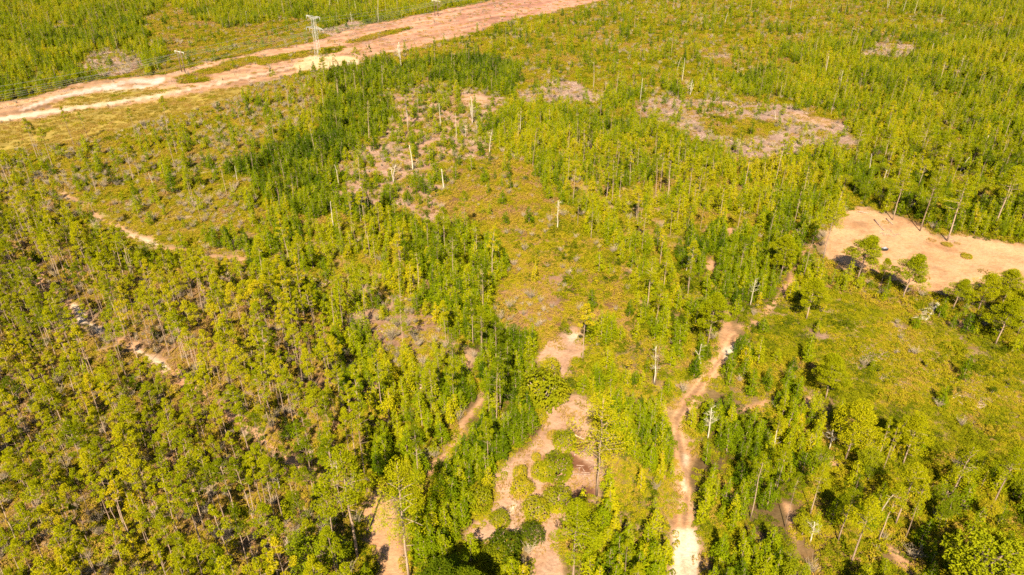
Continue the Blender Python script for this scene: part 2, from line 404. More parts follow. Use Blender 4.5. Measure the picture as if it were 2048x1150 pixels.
NR, NC = GX.shape
vid = np.arange(NR * NC).reshape(NR, NC)
quads = np.stack([vid[1:, :-1], vid[1:, 1:], vid[:-1, 1:], vid[:-1, :-1]], -1).reshape(-1, 4)
cellz = ZG[:-1, :-1].reshape(-1)
verts_all = np.stack([WX, WY, WZ], -1).reshape(-1, 3)
soil_all = soil_b.reshape(-1, 3)


def make_mesh(name, verts, faces, mats=(), fmat=None, smooth=False):
    me = bpy.data.meshes.new(name)
    verts = np.asarray(verts, np.float32)
    if isinstance(faces, np.ndarray):
        k = faces.shape[1]
        me.vertices.add(len(verts)); me.vertices.foreach_set('co', verts.ravel())
        me.loops.add(faces.size); me.loops.foreach_set('vertex_index', faces.ravel().astype(np.int32))
        me.polygons.add(len(faces))
        me.polygons.foreach_set('loop_start', np.arange(0, faces.size, k, dtype=np.int32))
        me.update(calc_edges=True)
    else:
        me.from_pydata(verts.tolist(), [], faces); me.update()
    for m in mats:
        me.materials.append(m)
    if fmat is not None:
        me.polygons.foreach_set('material_index', np.asarray(fmat, np.int32))
    if smooth:
        me.polygons.foreach_set('use_smooth', np.ones(len(me.polygons), bool))
    return me


def ground_part(name, mask, extra=None):
    q = quads[mask]
    used, inv = np.unique(q.ravel(), return_inverse=True)
    v = verts_all[used]; c = soil_all[used]; q = inv.reshape(-1, 4)
    if extra is not None:
        ev, eq, ec = extra
        q = np.concatenate([q, eq + len(v)]); v = np.concatenate([v, ev]); c = np.concatenate([c, ec])
    me = make_mesh(name, v, q, [M['soil']], None, True)
    at = me.attributes.new('soil', 'FLOAT_COLOR', 'POINT')
    at.data.foreach_set('color', np.concatenate([c, np.ones((len(c), 1))], 1).astype(np.float32).ravel())
    o = bpy.data.objects.new(name, me); COL.objects.link(o)
    o['kind'] = 'structure'
    return o


# skirt to the horizon round the detailed sheet, a little lower
sv, sq, scol = [], [], []
xs = [-9000, -3000, -1000, -400, 0, 400, 1000, 3000, 9000]; ys = [-6000, -1500, -300, 0, 60, 300, 900, 2500, 9000]
for yy in ys:
    for xx in xs:
        sv.append((xx, yy, -.35)); scol.append((.10, .085, .02))
n = len(xs)
for j in range(len(ys) - 1):
    for i in range(n - 1):
        sq.append((j * n + i, j * n + i + 1, (j + 1) * n + i + 1, (j + 1) * n + i))
znames = np.array([STRUCT_OF.get(nm, 'ground') for nm in ZONES])[cellz]
ground_part('ground', znames == 'ground', (np.array(sv, float), np.array(sq), np.array(scol)))
for nm in ('sandy_track', 'bare_soil', 'power_line_corridor'):
    ground_part(nm, znames == nm)


# ------------------------------------------------------------------ plant geometry
class Geo:
    def __init__(s):
        s.v = []; s.f = []; s.m = []; s.n = 0

    def add(s, v, f, m=0):
        v = np.asarray(v, float)
        s.v.append(v); s.f += [[i + s.n for i in q] for q in f]; s.m += [m] * len(f); s.n += len(v)

    def mesh(s, name, mats, smooth=False):
        return make_mesh(name, np.concatenate(s.v), s.f, mats, s.m, smooth)


def tube(g, pts, rad, sides=5, m=0, cap=True):
    pts = [np.array(p, float) for p in pts]
    rings = []
    for i, p in enumerate(pts):
        d = pts[min(i + 1, len(pts) - 1)] - pts[max(i - 1, 0)]
        d /= np.linalg.norm(d) + 1e-9
        u = np.cross(d, (0, 0, 1.0)) if abs(d[2]) < .9 else np.cross(d, (1.0, 0, 0))
        u /= np.linalg.norm(u); w = np.cross(d, u)
        a = np.arange(sides) * 2 * math.pi / sides
        rings.append(p + rad[i] * (np.cos(a)[:, None] * u + np.sin(a)[:, None] * w))
    f = []
    for i in range(len(pts) - 1):
        for k in range(sides):
            k2 = (k + 1) % sides
            f.append([i * sides + k, i * sides + k2, (i + 1) * sides + k2, (i + 1) * sides + k])
    if cap:
        f.append(list(range(sides))[::-1]); f.append([(len(pts) - 1) * sides + k for k in range(sides)])
    g.add(np.concatenate(rings), f, m)


def leaves(g, centers, size, up=.35, aspect=.5, m=0, R=None, out=None):
    """kite-shaped leaf sprays, one bent quad each"""
    R = R or rng
    c = np.asarray(centers, float); n = len(c)
    nrm = R.normal(size=(n, 3)); nrm /= np.linalg.norm(nrm, axis=1)[:, None]
    nrm[:, 2] = np.abs(nrm[:, 2])
    nrm += np.array([0, 0, up])
    if out is not None:
        nrm += out
    nrm /= np.linalg.norm(nrm, axis=1)[:, None]
    t = np.cross(nrm, R.normal(size=(n, 3))); t /= np.linalg.norm(t, axis=1)[:, None]
    b = np.cross(nrm, t)
    s = size * R.uniform(.65, 1.35, n)[:, None]
    bend = nrm * s * .18
    v = np.stack([c - t * s * .5, c + b * s * aspect * .5 + bend, c + t * s * .5, c - b * s * aspect * .5 + bend], 1).reshape(-1, 3)
    f = np.arange(n * 4).reshape(-1, 4).tolist()
    g.add(v, f, m)


def ball(n, R, flat=1.0, shell=.55):
    d = R.normal(size=(n, 3)); d /= np.linalg.norm(d, axis=1)[:, None]
    r = (shell + (1 - shell) * R.random(n)) ** .8
    return d * r[:, None] * np.array([1, 1, flat])


def bent_trunk(H, r0, r1, lean, R, k=6):
    pts, rad = [], []
    wob = R.normal(size=2) * lean
    for i in range(k + 1):
        t = i / k
        pts.append((wob[0] * t * t + R.normal() * .004 * H * (0 < i), wob[1] * t * t + R.normal() * .004 * H * (0 < i), H * t))
        rad.append(r0 + (r1 - r0) * t ** .8)
    return pts, rad


def at_z(pts, z):
    for a, b in zip(pts[:-1], pts[1:]):
        if z <= b[2]:
            t = (z - a[2]) / (b[2] - a[2])
            return np.array([a[0] + (b[0] - a[0]) * t, a[1] + (b[1] - a[1]) * t, z])
    return np.array(pts[-1])


def pine(seed, H=16.0, cr=2.0, base=.62, nb=15, dens=44, lop=0.0, leaf=.5, flat=.5, r0=.14, dead=4):
    """(trunk Geo, crown Geo): bare bole, crown of flattened needle pads carried on limbs"""
    R = np.random.default_rng(seed)
    tr, cr_ = Geo(), Geo()
    pts, rad = bent_trunk(H * .97, r0, r0 * .28, .3, R)
    tube(tr, pts, rad, 6)
    la = R.uniform(0, 6.28)
    for i in range(nb):
        t = (i + R.random()) / nb
        z = H * (base + (1 - base) * t * .96)
        prof = (.55 + .75 * math.sin(math.pi * min(1, t * 1.05 + .18))) * (1 - .55 * t ** 3)
        a = i * 2.4 + R.normal() * .5
        rr = cr * prof * R.uniform(.45, 1.0) * (1 + lop * math.cos(a - la))
        if t > .9:
            rr *= .25
        p0 = at_z(pts, z - .5)
        c = at_z(pts, min(z, H * .97)) + np.array([math.cos(a) * rr, math.sin(a) * rr, .25 + .2 * R.normal()])
        tube(tr, [p0, (p0 + c) / 2 + (0, 0, .1), c], [r0 * .3, r0 * .22, .02], 3)
        s = cr * R.uniform(.34, .56)
        b = ball(int(2.5 * dens * R.uniform(.7, 1.3)), R, flat) * s
        leaves(cr_, c + b, leaf * .64, .5, .42, 0, R)
    for i in range(dead):
        z = H * R.uniform(base * .45, base * 1.02); a = R.uniform(0, 6.28); l = R.uniform(.7, 1.8)
        p0 = at_z(pts, z)
        tube(tr, [p0, p0 + (math.cos(a) * l, math.sin(a) * l, R.uniform(-.1, .5))], [r0 * .25, .015], 3)
    return tr, cr_


def young(seed, H=5.5, cr=1.25, dens=330, leaf=.42, gap=.12):
    R = np.random.default_rng(seed)
    tr, c = Geo(), Geo()
    pts, rad = bent_trunk(H * .95, .075, .02, .15, R, 4)
    tube(tr, pts, rad, 5)
    nb = 17
    for i in range(nb):
        t = (i + R.random() * .8) / nb
        z = H * (gap + (1 - gap) * t)
        prof = (1 - t) ** .75 * (.75 + .25 * min(1, t * 5)) + .10
        for k in range(3 if t < .75 else 2):
            a = R.uniform(0, 6.28); rr = cr * prof * R.uniform(.35, .95)
            cen = at_z(pts, min(z, H * .95)) + np.array([math.cos(a) * rr, math.sin(a) * rr, .15 * R.normal()])
            n = max(5, int(1.5 * dens / (nb * 2.7) * (.6 + prof)))
            b = ball(n, R, .75) * (.24 + .32 * prof) * cr * .8
            leaves(c, cen + b, .82 * leaf * (.75 + .35 * prof), .25, .42, 0, R)
            if k == 0:
                p0 = at_z(pts, max(.1, min(z, H * .95) - .15))
                tube(tr, [p0, cen], [.025, .01], 3)
    leaves(c, np.array(pts[-1]) + ball(10, R, 1.3) * .22, .35, .1, .3, 0, R)
    return tr, c


def shrub(seed, H=1.5, r=1.1, n=200, leaf=.26, lobes=7):
    R = np.random.default_rng(seed)
    st, c = Geo(), Geo()
    for i in range(lobes):
        a = R.uniform(0, 6.28); rr = r * .62 * math.sqrt(R.random()); s = r * R.uniform(.38, .6)
        zc = max(.3 * H, H - s * .75 - (rr / r) * .45 * H)
        cen = np.array([math.cos(a) * rr, math.sin(a) * rr, zc])
        tube(st, [(math.cos(a) * .05, math.sin(a) * .05, 0), cen * (.6, .6, .5), cen + (0, 0, s * .3)], [.04, .03, .012], 3)
        b = ball(n // lobes, R, .85, .7) * s
        b[:, 2] = np.where(cen[2] + b[:, 2] < .08, .08 - cen[2], b[:, 2])
        leaves(c, cen + b, leaf, .4, .6, 0, R)
    return st, c


def dome(seed, H=1.5, r=1.1, n=1500, leaf=.13):
    R = np.random.default_rng(seed)
    st, c = Geo(), Geo()
    d = R.normal(size=(n, 3)); d[:, 2] = np.abs(d[:, 2]) * 1.05 - .12; d /= np.linalg.norm(d, axis=1)[:, None]
    k = R.normal(size=(16, 3)); k[:, 2] = np.abs(k[:, 2]); k /= np.linalg.norm(k, axis=1)[:, None]
    lump = np.exp(((d @ k.T) - 1) * 9).max(1)
    rad = (.74 + .34 * lump) * R.uniform(.78, 1.08, n)
    p = d * rad[:, None] * np.array([r, r, H * .8]); p[:, 2] = np.maximum(p[:, 2] + H * .16, .06)
    leaves(c, p, leaf, .2, .6, 0, R, d * 1.3)
    for i in range(9):
        a = i * .7; tube(st, [(math.cos(a) * .06, math.sin(a) * .06, 0), (math.cos(a) * .4, math.sin(a) * .4, H * .4), (math.cos(a) * .7, math.sin(a) * .7, H * .7)], [.04, .03, .01], 3)
    return st, c


def bare_shrub(seed, H=1.8, n=26):
    R = np.random.default_rng(seed)
    g = Geo()
    for i in range(n):
        a = R.uniform(0, 6.28); sp = R.uniform(.15, .75); h = H * R.uniform(.6, 1.05)
        d = np.array([math.cos(a) * sp, math.sin(a) * sp, 1.0])
        p1 = d * h * .5; p2 = d * h + (R.normal() * .15, R.normal() * .15, 0)
        tube(g, [(math.cos(a) * .06, math.sin(a) * .06, 0), p1, p2], [.035, .026, .012], 3, cap=False)
        for k in range(3):
            t = R.uniform(.35, .9); q = p1 * 2 * t * .98
            e = q + np.array([R.normal() * .3, R.normal() * .3, R.uniform(.1, .45)]) * H * .4
            tube(g, [q, e], [.02, .01], 3, cap=False)
    return g


def snag(seed, H=12.0, r0=.2, nb=9, lean=.5, fork=False, twigs=False, blen=1.3):
    R = np.random.default_rng(seed)
    g, brs = Geo(), []
    pts, rad = bent_trunk(H, r0, r0 * .35, lean, R, 7)
    tube(g, pts, rad, 6)
    stems = [pts]
    if fork:
        for s_ in (0, 1, 2)[:2 if not twigs else 2]:
            a = R.uniform(0, 6.28); z0 = H * R.uniform(.08, .3); p = at_z(pts, z0)
            q = [p, p + (math.cos(a) * .7, math.sin(a) * .7, H * .25), p + (math.cos(a) * 1.3, math.sin(a) * 1.3, H * .62)]
            tube(g, q, [r0 * .75, r0 * .55, r0 * .2], 5); stems.append(q)
    for i in range(nb):
        st = stems[i % len(stems)]
        ztop = st[-1][2]; z0 = st[0][2]
        z = z0 + (ztop - z0) * R.uniform(.35, .98)
        br = Geo(); brs.append(br)
        p = at_z(st, z); a = R.uniform(0, 6.28); l = blen * R.uniform(.4, 1.2)
        e = p + np.array([math.cos(a) * l, math.sin(a) * l, R.uniform(0, .7) * l])
        tube(br, [p, (p + e) / 2 + (0, 0, -.05), e], [r0 * .2, r0 * .14, .02], 4)
        if twigs:
            for k in range(5):
                t = R.uniform(.3, 1); q = p + (e - p) * t
                tube(br, [q, q + np.array([R.normal() * .5, R.normal() * .5, R.uniform(.1, .9)])], [.018, .01], 3, cap=False)
    return g, brs


def broadleaf(seed, H=9.0, cr=3.0, n=30, dens=130, leaf=.25):
    R = np.random.default_rng(seed)
    tr, c = Geo(), Geo()
    pts, rad = bent_trunk(H * .72, .2, .09, .4, R, 5)
    tube(tr, pts, rad, 6)
    for i in range(n):
        d = R.normal(size=3); d[2] = abs(d[2]) * .9 - .25; d /= np.linalg.norm(d)
        rr = cr * R.uniform(.55, .95)
        cen = at_z(pts, H * .62) + d * rr * np.array([1, 1, .85])
        p0 = at_z(pts, H * R.uniform(.3, .66))
        tube(tr, [p0, (p0 + cen) / 2 + (0, 0, .25), cen], [.075, .05, .02], 3)
        b = ball(dens, R, .8, .6) * cr * R.uniform(.26, .4)
        leaves(c, cen + b, leaf, .4, .55, 0, R)
    return tr, c


def brush_patch(seed, r=2.6, k=17, h=(.45, 1.25), leaf=.22, n=60, up=.8):
    R = np.random.default_rng(seed)
    g = Geo()
    for i in range(k):
        a = R.uniform(0, 6.28); rr = r * math.sqrt(R.random()); s = R.uniform(.4, .85); hh = R.uniform(*h)
        b = ball(n, R, 1.0, .75); b[:, 2] = np.abs(b[:, 2])
        leaves(g, np.array([math.cos(a) * rr, math.sin(a) * rr, .05]) + b * (s, s, hh), leaf, up, .6, 0, R)
    return g


def grass_patch(seed, r=1.5, k=46, h=.38):
    R = np.random.default_rng(seed)
    g = Geo()
    n = k * 5
    a = R.uniform(0, 6.28, k); rr = r * np.sqrt(R.random(k))
    for i in range(k):
        for j in range(5):
            x, y = math.cos(a[i]) * rr[i] + R.normal() * .05, math.sin(a[i]) * rr[i] + R.normal() * .05
            d = R.normal(size=2) * .16; w = R.uniform(.03, .06); hh = h * R.uniform(.6, 1.3); u = R.uniform(0, 3.14)
            g.add([(x - w * math.cos(u), y - w * math.sin(u), 0), (x + w * math.cos(u), y + w * math.sin(u), 0), (x + d[0], y + d[1], hh)], [[0, 1, 2]])
    return g


def debris_patch(seed, r=2.4, k=34):
    R = np.random.default_rng(seed)
    g = Geo()
    for i in range(k):
        a = R.uniform(0, 6.28); rr = r * math.sqrt(R.random()); u = R.uniform(0, 6.28); l = R.uniform(.3, 1.6)
        c = np.array([math.cos(a) * rr, math.sin(a) * rr, R.uniform(.04, .22)])
        d = np.array([math.cos(u) * l / 2, math.sin(u) * l / 2, R.uniform(-.1, .22)])
        w = R.uniform(.03, .085)
        tube(g, [c - d, c + d], [w, w * .6], 4)
    return g


def tag(o, label, cat, group=None):
    o['label'] = label; o['category'] = cat
    if group:
        o['group'] = group


def empty(name, loc, rz=0.0, scale=1.0):
    o = bpy.data.objects.new(name, None)
    o.empty_display_size = .5
    o.location = loc; o.rotation_euler = (0, 0, rz)
    o.scale = (scale,) * 3 if np.isscalar(scale) else scale
    COL.objects.link(o)
    return o


def child(name, me, par, **props):
    o = bpy.data.objects.new(name, me)
    COL.objects.link(o); o.parent = par
    for k, v in props.items():
        o[k] = v
    return o


# variants: (trunk mesh, crown mesh, look words)
def variants(kind, specs, mt, mc):
    out = []
    for i, (look, fn) in enumerate(specs):
        t, c = fn
        out.append(dict(trunk=t.mesh(kind + '_trunk', [M[mt]], True), crown=c.mesh(kind + '_crown', [M[mc]]), look=look, geo=(t, c)))
    return out


V = {}
V['pine'] = variants('pine', [('wide-crowned', pine(11, 16, 1.93, .66, 15, 46)), ('round-crowned', pine(12, 15.5, 1.68, .62, 16, 44)), ('thin-crowned', pine(13, 16.5, 1.51, .6, 12, 34)),
                              ('lopsided', pine(14, 16, 1.76, .64, 14, 44, .45)), ('flat-topped', pine(15, 15, 2.10, .72, 14, 46, .1, .5, .4)), ('narrow-crowned', pine(16, 17, 1.34, .55, 16, 38)),
                              ('ragged-crowned', pine(17, 15.5, 1.85, .55, 13, 36, .3)), ('small-crowned', pine(18, 14.5, 1.26, .7, 11, 44))], 'bark', 'pine')
V['young'] = variants('young', [('bushy', young(21, 5.5, 1.35)), ('slender', young(22, 6.2, 1.0, 280)), ('pointed', young(23, 6, 1.2)), ('squat', young(24, 4.2, 1.4)),
                                ('loose-branched', young(25, 5.6, 1.3, 220)), ('full-skirted', young(26, 5.2, 1.5, 400, .42, .03))], 'bark', 'young')
V['shrub'] = variants('shrub', [('round', shrub(31)), ('spreading', shrub(32, 1.2, 1.4, 220)), ('upright', shrub(33, 2.0, .95, 200)), ('lumpy', shrub(34, 1.5, 1.25, 240, .26, 10)), ('low domed', shrub(35, 1.0, 1.2, 200))], 'twig', 'brush')
V['dome'] = variants('dome', [('domed', dome(36, 1.5, 1.1)), ('domed', dome(37, 1.35, 1.1)), ('domed', dome(38, 1.9, .95))], 'twig', 'brush')
V['broad'] = variants('broad', [('round-headed', broadleaf(41)), ('broad-headed', broadleaf(42, 8, 3.3)), ('tall-headed', broadleaf(43, 10.5, 2.7)), ('open-headed', broadleaf(44, 9, 3.0, 18, 110))], 'bark_dark', 'leaf')
V['big'] = variants('big', [('broad open-crowned', pine(51, 24, 4.0, .55, 24, 66, .15, .55, .42, .3, 8)), ('rounded-crowned', pine(52, 22, 3.4, .58, 22, 66, .1, .55, .55, .27, 6)), ('lopsided', pine(53, 23, 3.6, .5, 22, 58, .45, .55, .42, .28, 9))], 'bark', 'pine')
V['sparse'] = variants('sparse', [('sparse', pine(57, 24, 4.2, .42, 34, 34, .15, .5, .5, .24, 10)), ('sparse', pine(58, 24, 4.4, .5, 36, 42, .1, .5, .45, .27, 8))], 'bark', 'pine')
V['round'] = variants('round', [('rounded', pine(54, 14, 3.6, .36, 34, 105, .1, .55, .5, .2, 4)), ('rounded', pine(55, 14, 3.3, .42, 30, 105, .2, .55, .5, .2, 4)), ('rounded', pine(56, 14, 3.9, .46, 34, 105, .15, .55, .42, .2, 4))], 'bark', 'pine')
BARE = [bare_shrub(61).mesh('bare_shrub', [M['twig']]), bare_shrub(62, 1.4, 20).mesh('bare_shrub', [M['twig']]), bare_shrub(63, 2.4, 30).mesh('bare_shrub', [M['twig']])]
BRUSH = [brush_patch(71 + i).mesh('brush_patch', [M['brush']]) for i in range(5)]
LOWB = [brush_patch(81 + i, 2.6, 24, (.2, .5), .2, 52, 1.4).mesh('low_brush', [M['brush']]) for i in range(4)]
GRASS = [grass_patch(91 + i).mesh('grass_patch', [M['grass']]) for i in range(4)]
DEB = [debris_patch(95 + i).mesh('debris_patch', [M['debris']]) for i in range(4)]


def merged(v, mt, mc, name):
    g = Geo()
    for gg, mi in ((v['geo'][0], 0), (v['geo'][1], 1)):
        off = g.n
        g.v += gg.v; g.f += [[i + off for i in q] for q in gg.f]; g.m += [mi] * len(gg.f); g.n += gg.n
    return g.mesh(name, [M[mt], M[mc]])


# ------------------------------------------------------------------ scattering
# densities per square metre: tall pine, young pine, brush cover, low brush cover, bare shrub, grass, debris, broadleaf, shrub ; tint of young, tint of brush
D = {
    'mixed':      dict(low=.6, pine=.003, young=.12, brush=.85, bare=.022, ty=.50, tb=.46),
    'plantation': dict(pine=.066, young=.012, brush=.46, low=.75, bare=.065, ty=.54, tb=.70, shrub=.03, grass=.3),
    'plant_thin': dict(pine=.0025, young=.018, brush=.34, low=.95, bare=.06, grass=.7, ty=.5, tb=.56),
    'open_brown': dict(pine=.004, young=.06, brush=.32, low=.2, bare=.05, ty=.58, tb=.55, debris=.2),
    'thicket':    dict(grass=.15, low=.7, pine=.005, young=.30, brush=.4, bare=.003, ty=.24, tb=.26),
    'bright':     dict(low=.5, pine=.003, young=.17, brush=.85, bare=.010, ty=.50, tb=.38, shrub=.02),
    'heath': dict(young=.004, brush=.9, low=.6, bare=.014, ty=.3, tb=.56, shrub=.008),
    'heath_low': dict(young=.001, brush=.12, low=2.0, bare=.002, ty=.5, tb=.32, shrub=.006),
    'far_heath': dict(pine=.0003, young=.02, brush=1.1, low=.5, bare=.02, ty=.5, tb=.5),
    'far_pines':  dict(low=.4, pine=.002, young=.12, brush=.8, bare=.012, ty=.50, tb=.44),
    'pine_glade': dict(pine=.011, young=.09, brush=.75, low=.4, bare=.012, ty=.60, tb=.48, grass=.15),
    'wood':       dict(low=1.0, pine=.007, young=.12, brush=.75, bare=.010, broad=.016, big=.0012, ty=.45, tb=.42, shrub=.02),
    'slash': dict(young=.012, brush=.12, low=.1, bare=.05, debris=.9, grass=.15, ty=.5, tb=.62),
    'heath_bare': dict(young=.001, brush=.4, low=.7, bare=.05, ty=.5, tb=.6),
    'gravel':     dict(),
    'pad':        dict(grass=.04),
    'mosaic':     dict(pine=.0005, young=.024, brush=.2, low=.1, bare=.03, debris=.35, grass=.1, ty=.42, tb=.4, shrub=.03),
    'verge':      dict(grass=1.0, low=.75, tb=.50),
    'clay': dict(grass=.14, debris=.08, low=.05, brush=.02, bare=.004, tb=.62),
    'tan':        dict(grass=.04, debris=.012, tb=.6),
    'track':      dict(grass=.04, low=.01, tb=.6),
    'sand':       dict(),
    'straw':      dict(grass=.5, debris=.05, young=.003, tb=.6, ty=.5),
    'dark_soil':  dict(grass=.06, debris=.05),
    'wayside': dict(grass=.4, low=1.2, young=.07, brush=.4, bare=.015, tb=.5, ty=.5),
    'edge':       dict(young=.04, brush=.6, low=.4, bare=.02, big=.005, shrub=.03, ty=.5, tb=.42),
}


def field(key, default=0.0):
    return np.array([D[n].get(key, default) for n in ZONES])


BAREZ = [ZI[n] for n in ('track', 'sand', 'tan', 'straw', 'dark_soil', 'clay', 'verge', 'gravel', 'pad')]


def scatter(spacing, key, seed, ymin=-60, ymax=1300, cover=False, clump=.6, clscale=18, tall=0.0, girth=1.0, reach=2.3):
    """jittered grid over the ground in view (and a margin round it), thinned by the density of each zone"""
    R = np.random.default_rng(seed)
    y1 = float(g2w(1024, ymin)[1]); y0 = float(g2w(1024, ymax)[1])
    yy = np.arange(y0, y1, spacing)
    half = 1.14 * 1024 / F
    xs_, ys_ = [], []
    for y in yy:
        w = half * (y * CP + CAMH * SP) + 6
        k = int(2 * w / spacing)
        xs_.append(-w + (np.arange(k) + .5) * spacing); ys_.append(np.full(k, y))
    x = np.concatenate(xs_); y = np.concatenate(ys_)
    x = x + R.uniform(-.48, .48, len(x)) * spacing; y = y + R.uniform(-.48, .48, len(y)) * spacing
    z = zones_at(x, y)
    dens = field(key)[z]
    p = dens if cover else dens * spacing * spacing
    nz = np.clip((fnoise(x, y, clscale, seed) - .5) * 3.2 + .5, 0, 1)
    p = p * (1 - clump + 2 * clump * nz)
    keep = R.random(len(x)) < p
    x, y, z = x[keep], y[keep], z[keep]
    if tall:
        bare = np.zeros(len(x), bool); waste = np.zeros(len(x), bool)
        for f in (.3, .55, .8):
            k = CAMH / (CAMH - f * tall)
            zk = zones_at(x * k, y * k); bare |= np.isin(zk, BAREZ); waste |= zk == ZI['slash']
        for dx, dy in ((1, 0), (-1, 0), (0, 1), (0, -1)):
            bare |= np.isin(zones_at(x + dx * girth, y + dy * girth), BAREZ)
        waste &= z != ZI['slash']
        x, y, z, bare, waste = x, y, z, bare, waste & (R.random(len(x)) < .97)
        bare |= waste
        road = track_dist(x, y) < reach
        for f in (.25, .5, .75, .95):
            k = CAMH / (CAMH - f * tall); road |= track_dist(x * k, y * k) < reach * .75
        keep = ~bare | (R.random(len(x)) > (.5 if tall > 10 else .96))
        keep &= ~road
        x, y, z = x[keep], y[keep], z[keep]
    return x, y, z, R


KEEP_CLEAR = []   # (x, y, r): spots kept free for the single landmarks


def clear_of(x, y):
    ok = np.ones(len(x), bool)
    for a, b, r in KEEP_CLEAR:
        ok &= (x - a) ** 2 + (y - b) ** 2 > r * r
    return ok

# ------------------------------------------------------------------ names of places, used to say which plant is meant
PLACES = [((1366, 1120), 'the white stretch of the sand track'), ((1372, 960), 'the narrow straight of the sand track'), ((1378, 810), 'the orange bend of the sand track'),
          ((1465, 675), 'the forked end of the sand track'), ((1575, 580), 'the winding link to the tan clearing'), ((1690, 430), 'the far corner of the tan clearing'),
          ((1800, 500), 'the middle of the tan clearing'), ((2000, 540), 'the outer end of the tan clearing'), ((1140, 930), 'the dark soil in the middle clearing'),
          ((1080, 1100), 'the lower mouth of the middle clearing'), ((1000, 1010), 'the pale flank of the middle clearing'), ((1135, 700), 'the small upper clearing'),
          ((900, 870), 'the orange footpath in the thicket'), ((905, 700), 'the thin path above the footpath'), ((760, 1080), 'the bare patch beside the thicket'),
          ((205, 660), 'the palest sand gap in the plantation'), ((320, 740), 'the longer sand gap in the plantation'), ((375, 782), 'the round orange gap in the plantation'),
          ((505, 865), 'the striped shady gap in the plantation'), ((610, 935), 'the last sand gap in the plantation'), ((300, 480), 'the upper broken sand strip'),
          ((60, 540), 'the shaded orange gap in the plantation'), ((40, 1100), 'the bottom corner of the plantation'), ((300, 1100), 'the bottom edge of the plantation'),
          ((520, 1080), 'the deep middle of the plantation'), ((120, 880), 'the outer side of the plantation'), ((770, 700), 'the open brown ground'),
          ((1850, 760), 'the low heath slope'), ((1660, 700), 'the grey patches on the heath'), ((1655, 930), 'the short orange scar in the wood'),
          ((1520, 1090), 'the orange hollow in the thicket'), ((1820, 1110), 'the faint path in the wood'), ((1950, 950), 'the dark hollows of the wood'),
          ((1250, 1000), 'the yellow scrub beside the tall pine'), ((1070, 580), 'the reddish heath'), ((1300, 620), 'the sunny pine glade'),
          ((680, 1000), 'the shaded rim of the plantation'), ((860, 1110), 'the black shade pool of the thicket'), ((1520, 810), 'the crooked bare strip'), ((2000, 690), 'the clearing rim beside the log')]
PX = np.array([g2w(*p) for p, _ in PLACES])
ORD = ['nearest', 'second nearest', 'third nearest', 'fourth nearest', 'fifth nearest', 'sixth nearest', 'seventh nearest', 'eighth nearest', 'ninth nearest']
USED = {}


def tint_word(t):
    return 'dark green' if t < .33 else 'green' if t < .52 else 'yellow-green' if t < .72 else 'yellow'


def label_all(items, noun):
    """items: dicts with x, y, look, size, hue -> a label that singles each one out"""
    groups = {}
    for it in items:
        d = np.hypot(PX[:, 0] - it['x'], PX[:, 1] - it['y'])
        k = int(np.argmin(d)); it['pl'] = k; it['d'] = d[k]
        groups.setdefault((it['size'], it['look'], it['hue'], k), []).append(it)
    for (s, l, h, k), g in groups.items():
        g.sort(key=lambda i: i['d'])
        for j, it in enumerate(g):
            it['label'] = ' '.join(w for w in (s, l, h, noun + ',', ORD[min(j, 8)], PLACES[k][1]) if w)


# ------------------------------------------------------------------ single landmarks
def put_tree(name, v, px, py, ptop, cat, label, tint, group=None, rz=None, wide=1.0, refH=16.0):
    x, y = (float(a) for a in g2w(px, py))
    h = height_for(px, py, ptop) if ptop is not None else refH
    s = h / refH
    e = empty(name, (x, y, 0), random.uniform(0, 6.28) if rz is None else rz, (s * wide, s * wide, s))
    child('trunk', v['trunk'], e); child('crown', v['crown'], e, tint=tint)
    tag(e, label, cat, group)
    KEEP_CLEAR.append((x, y, 2.2))
    return e


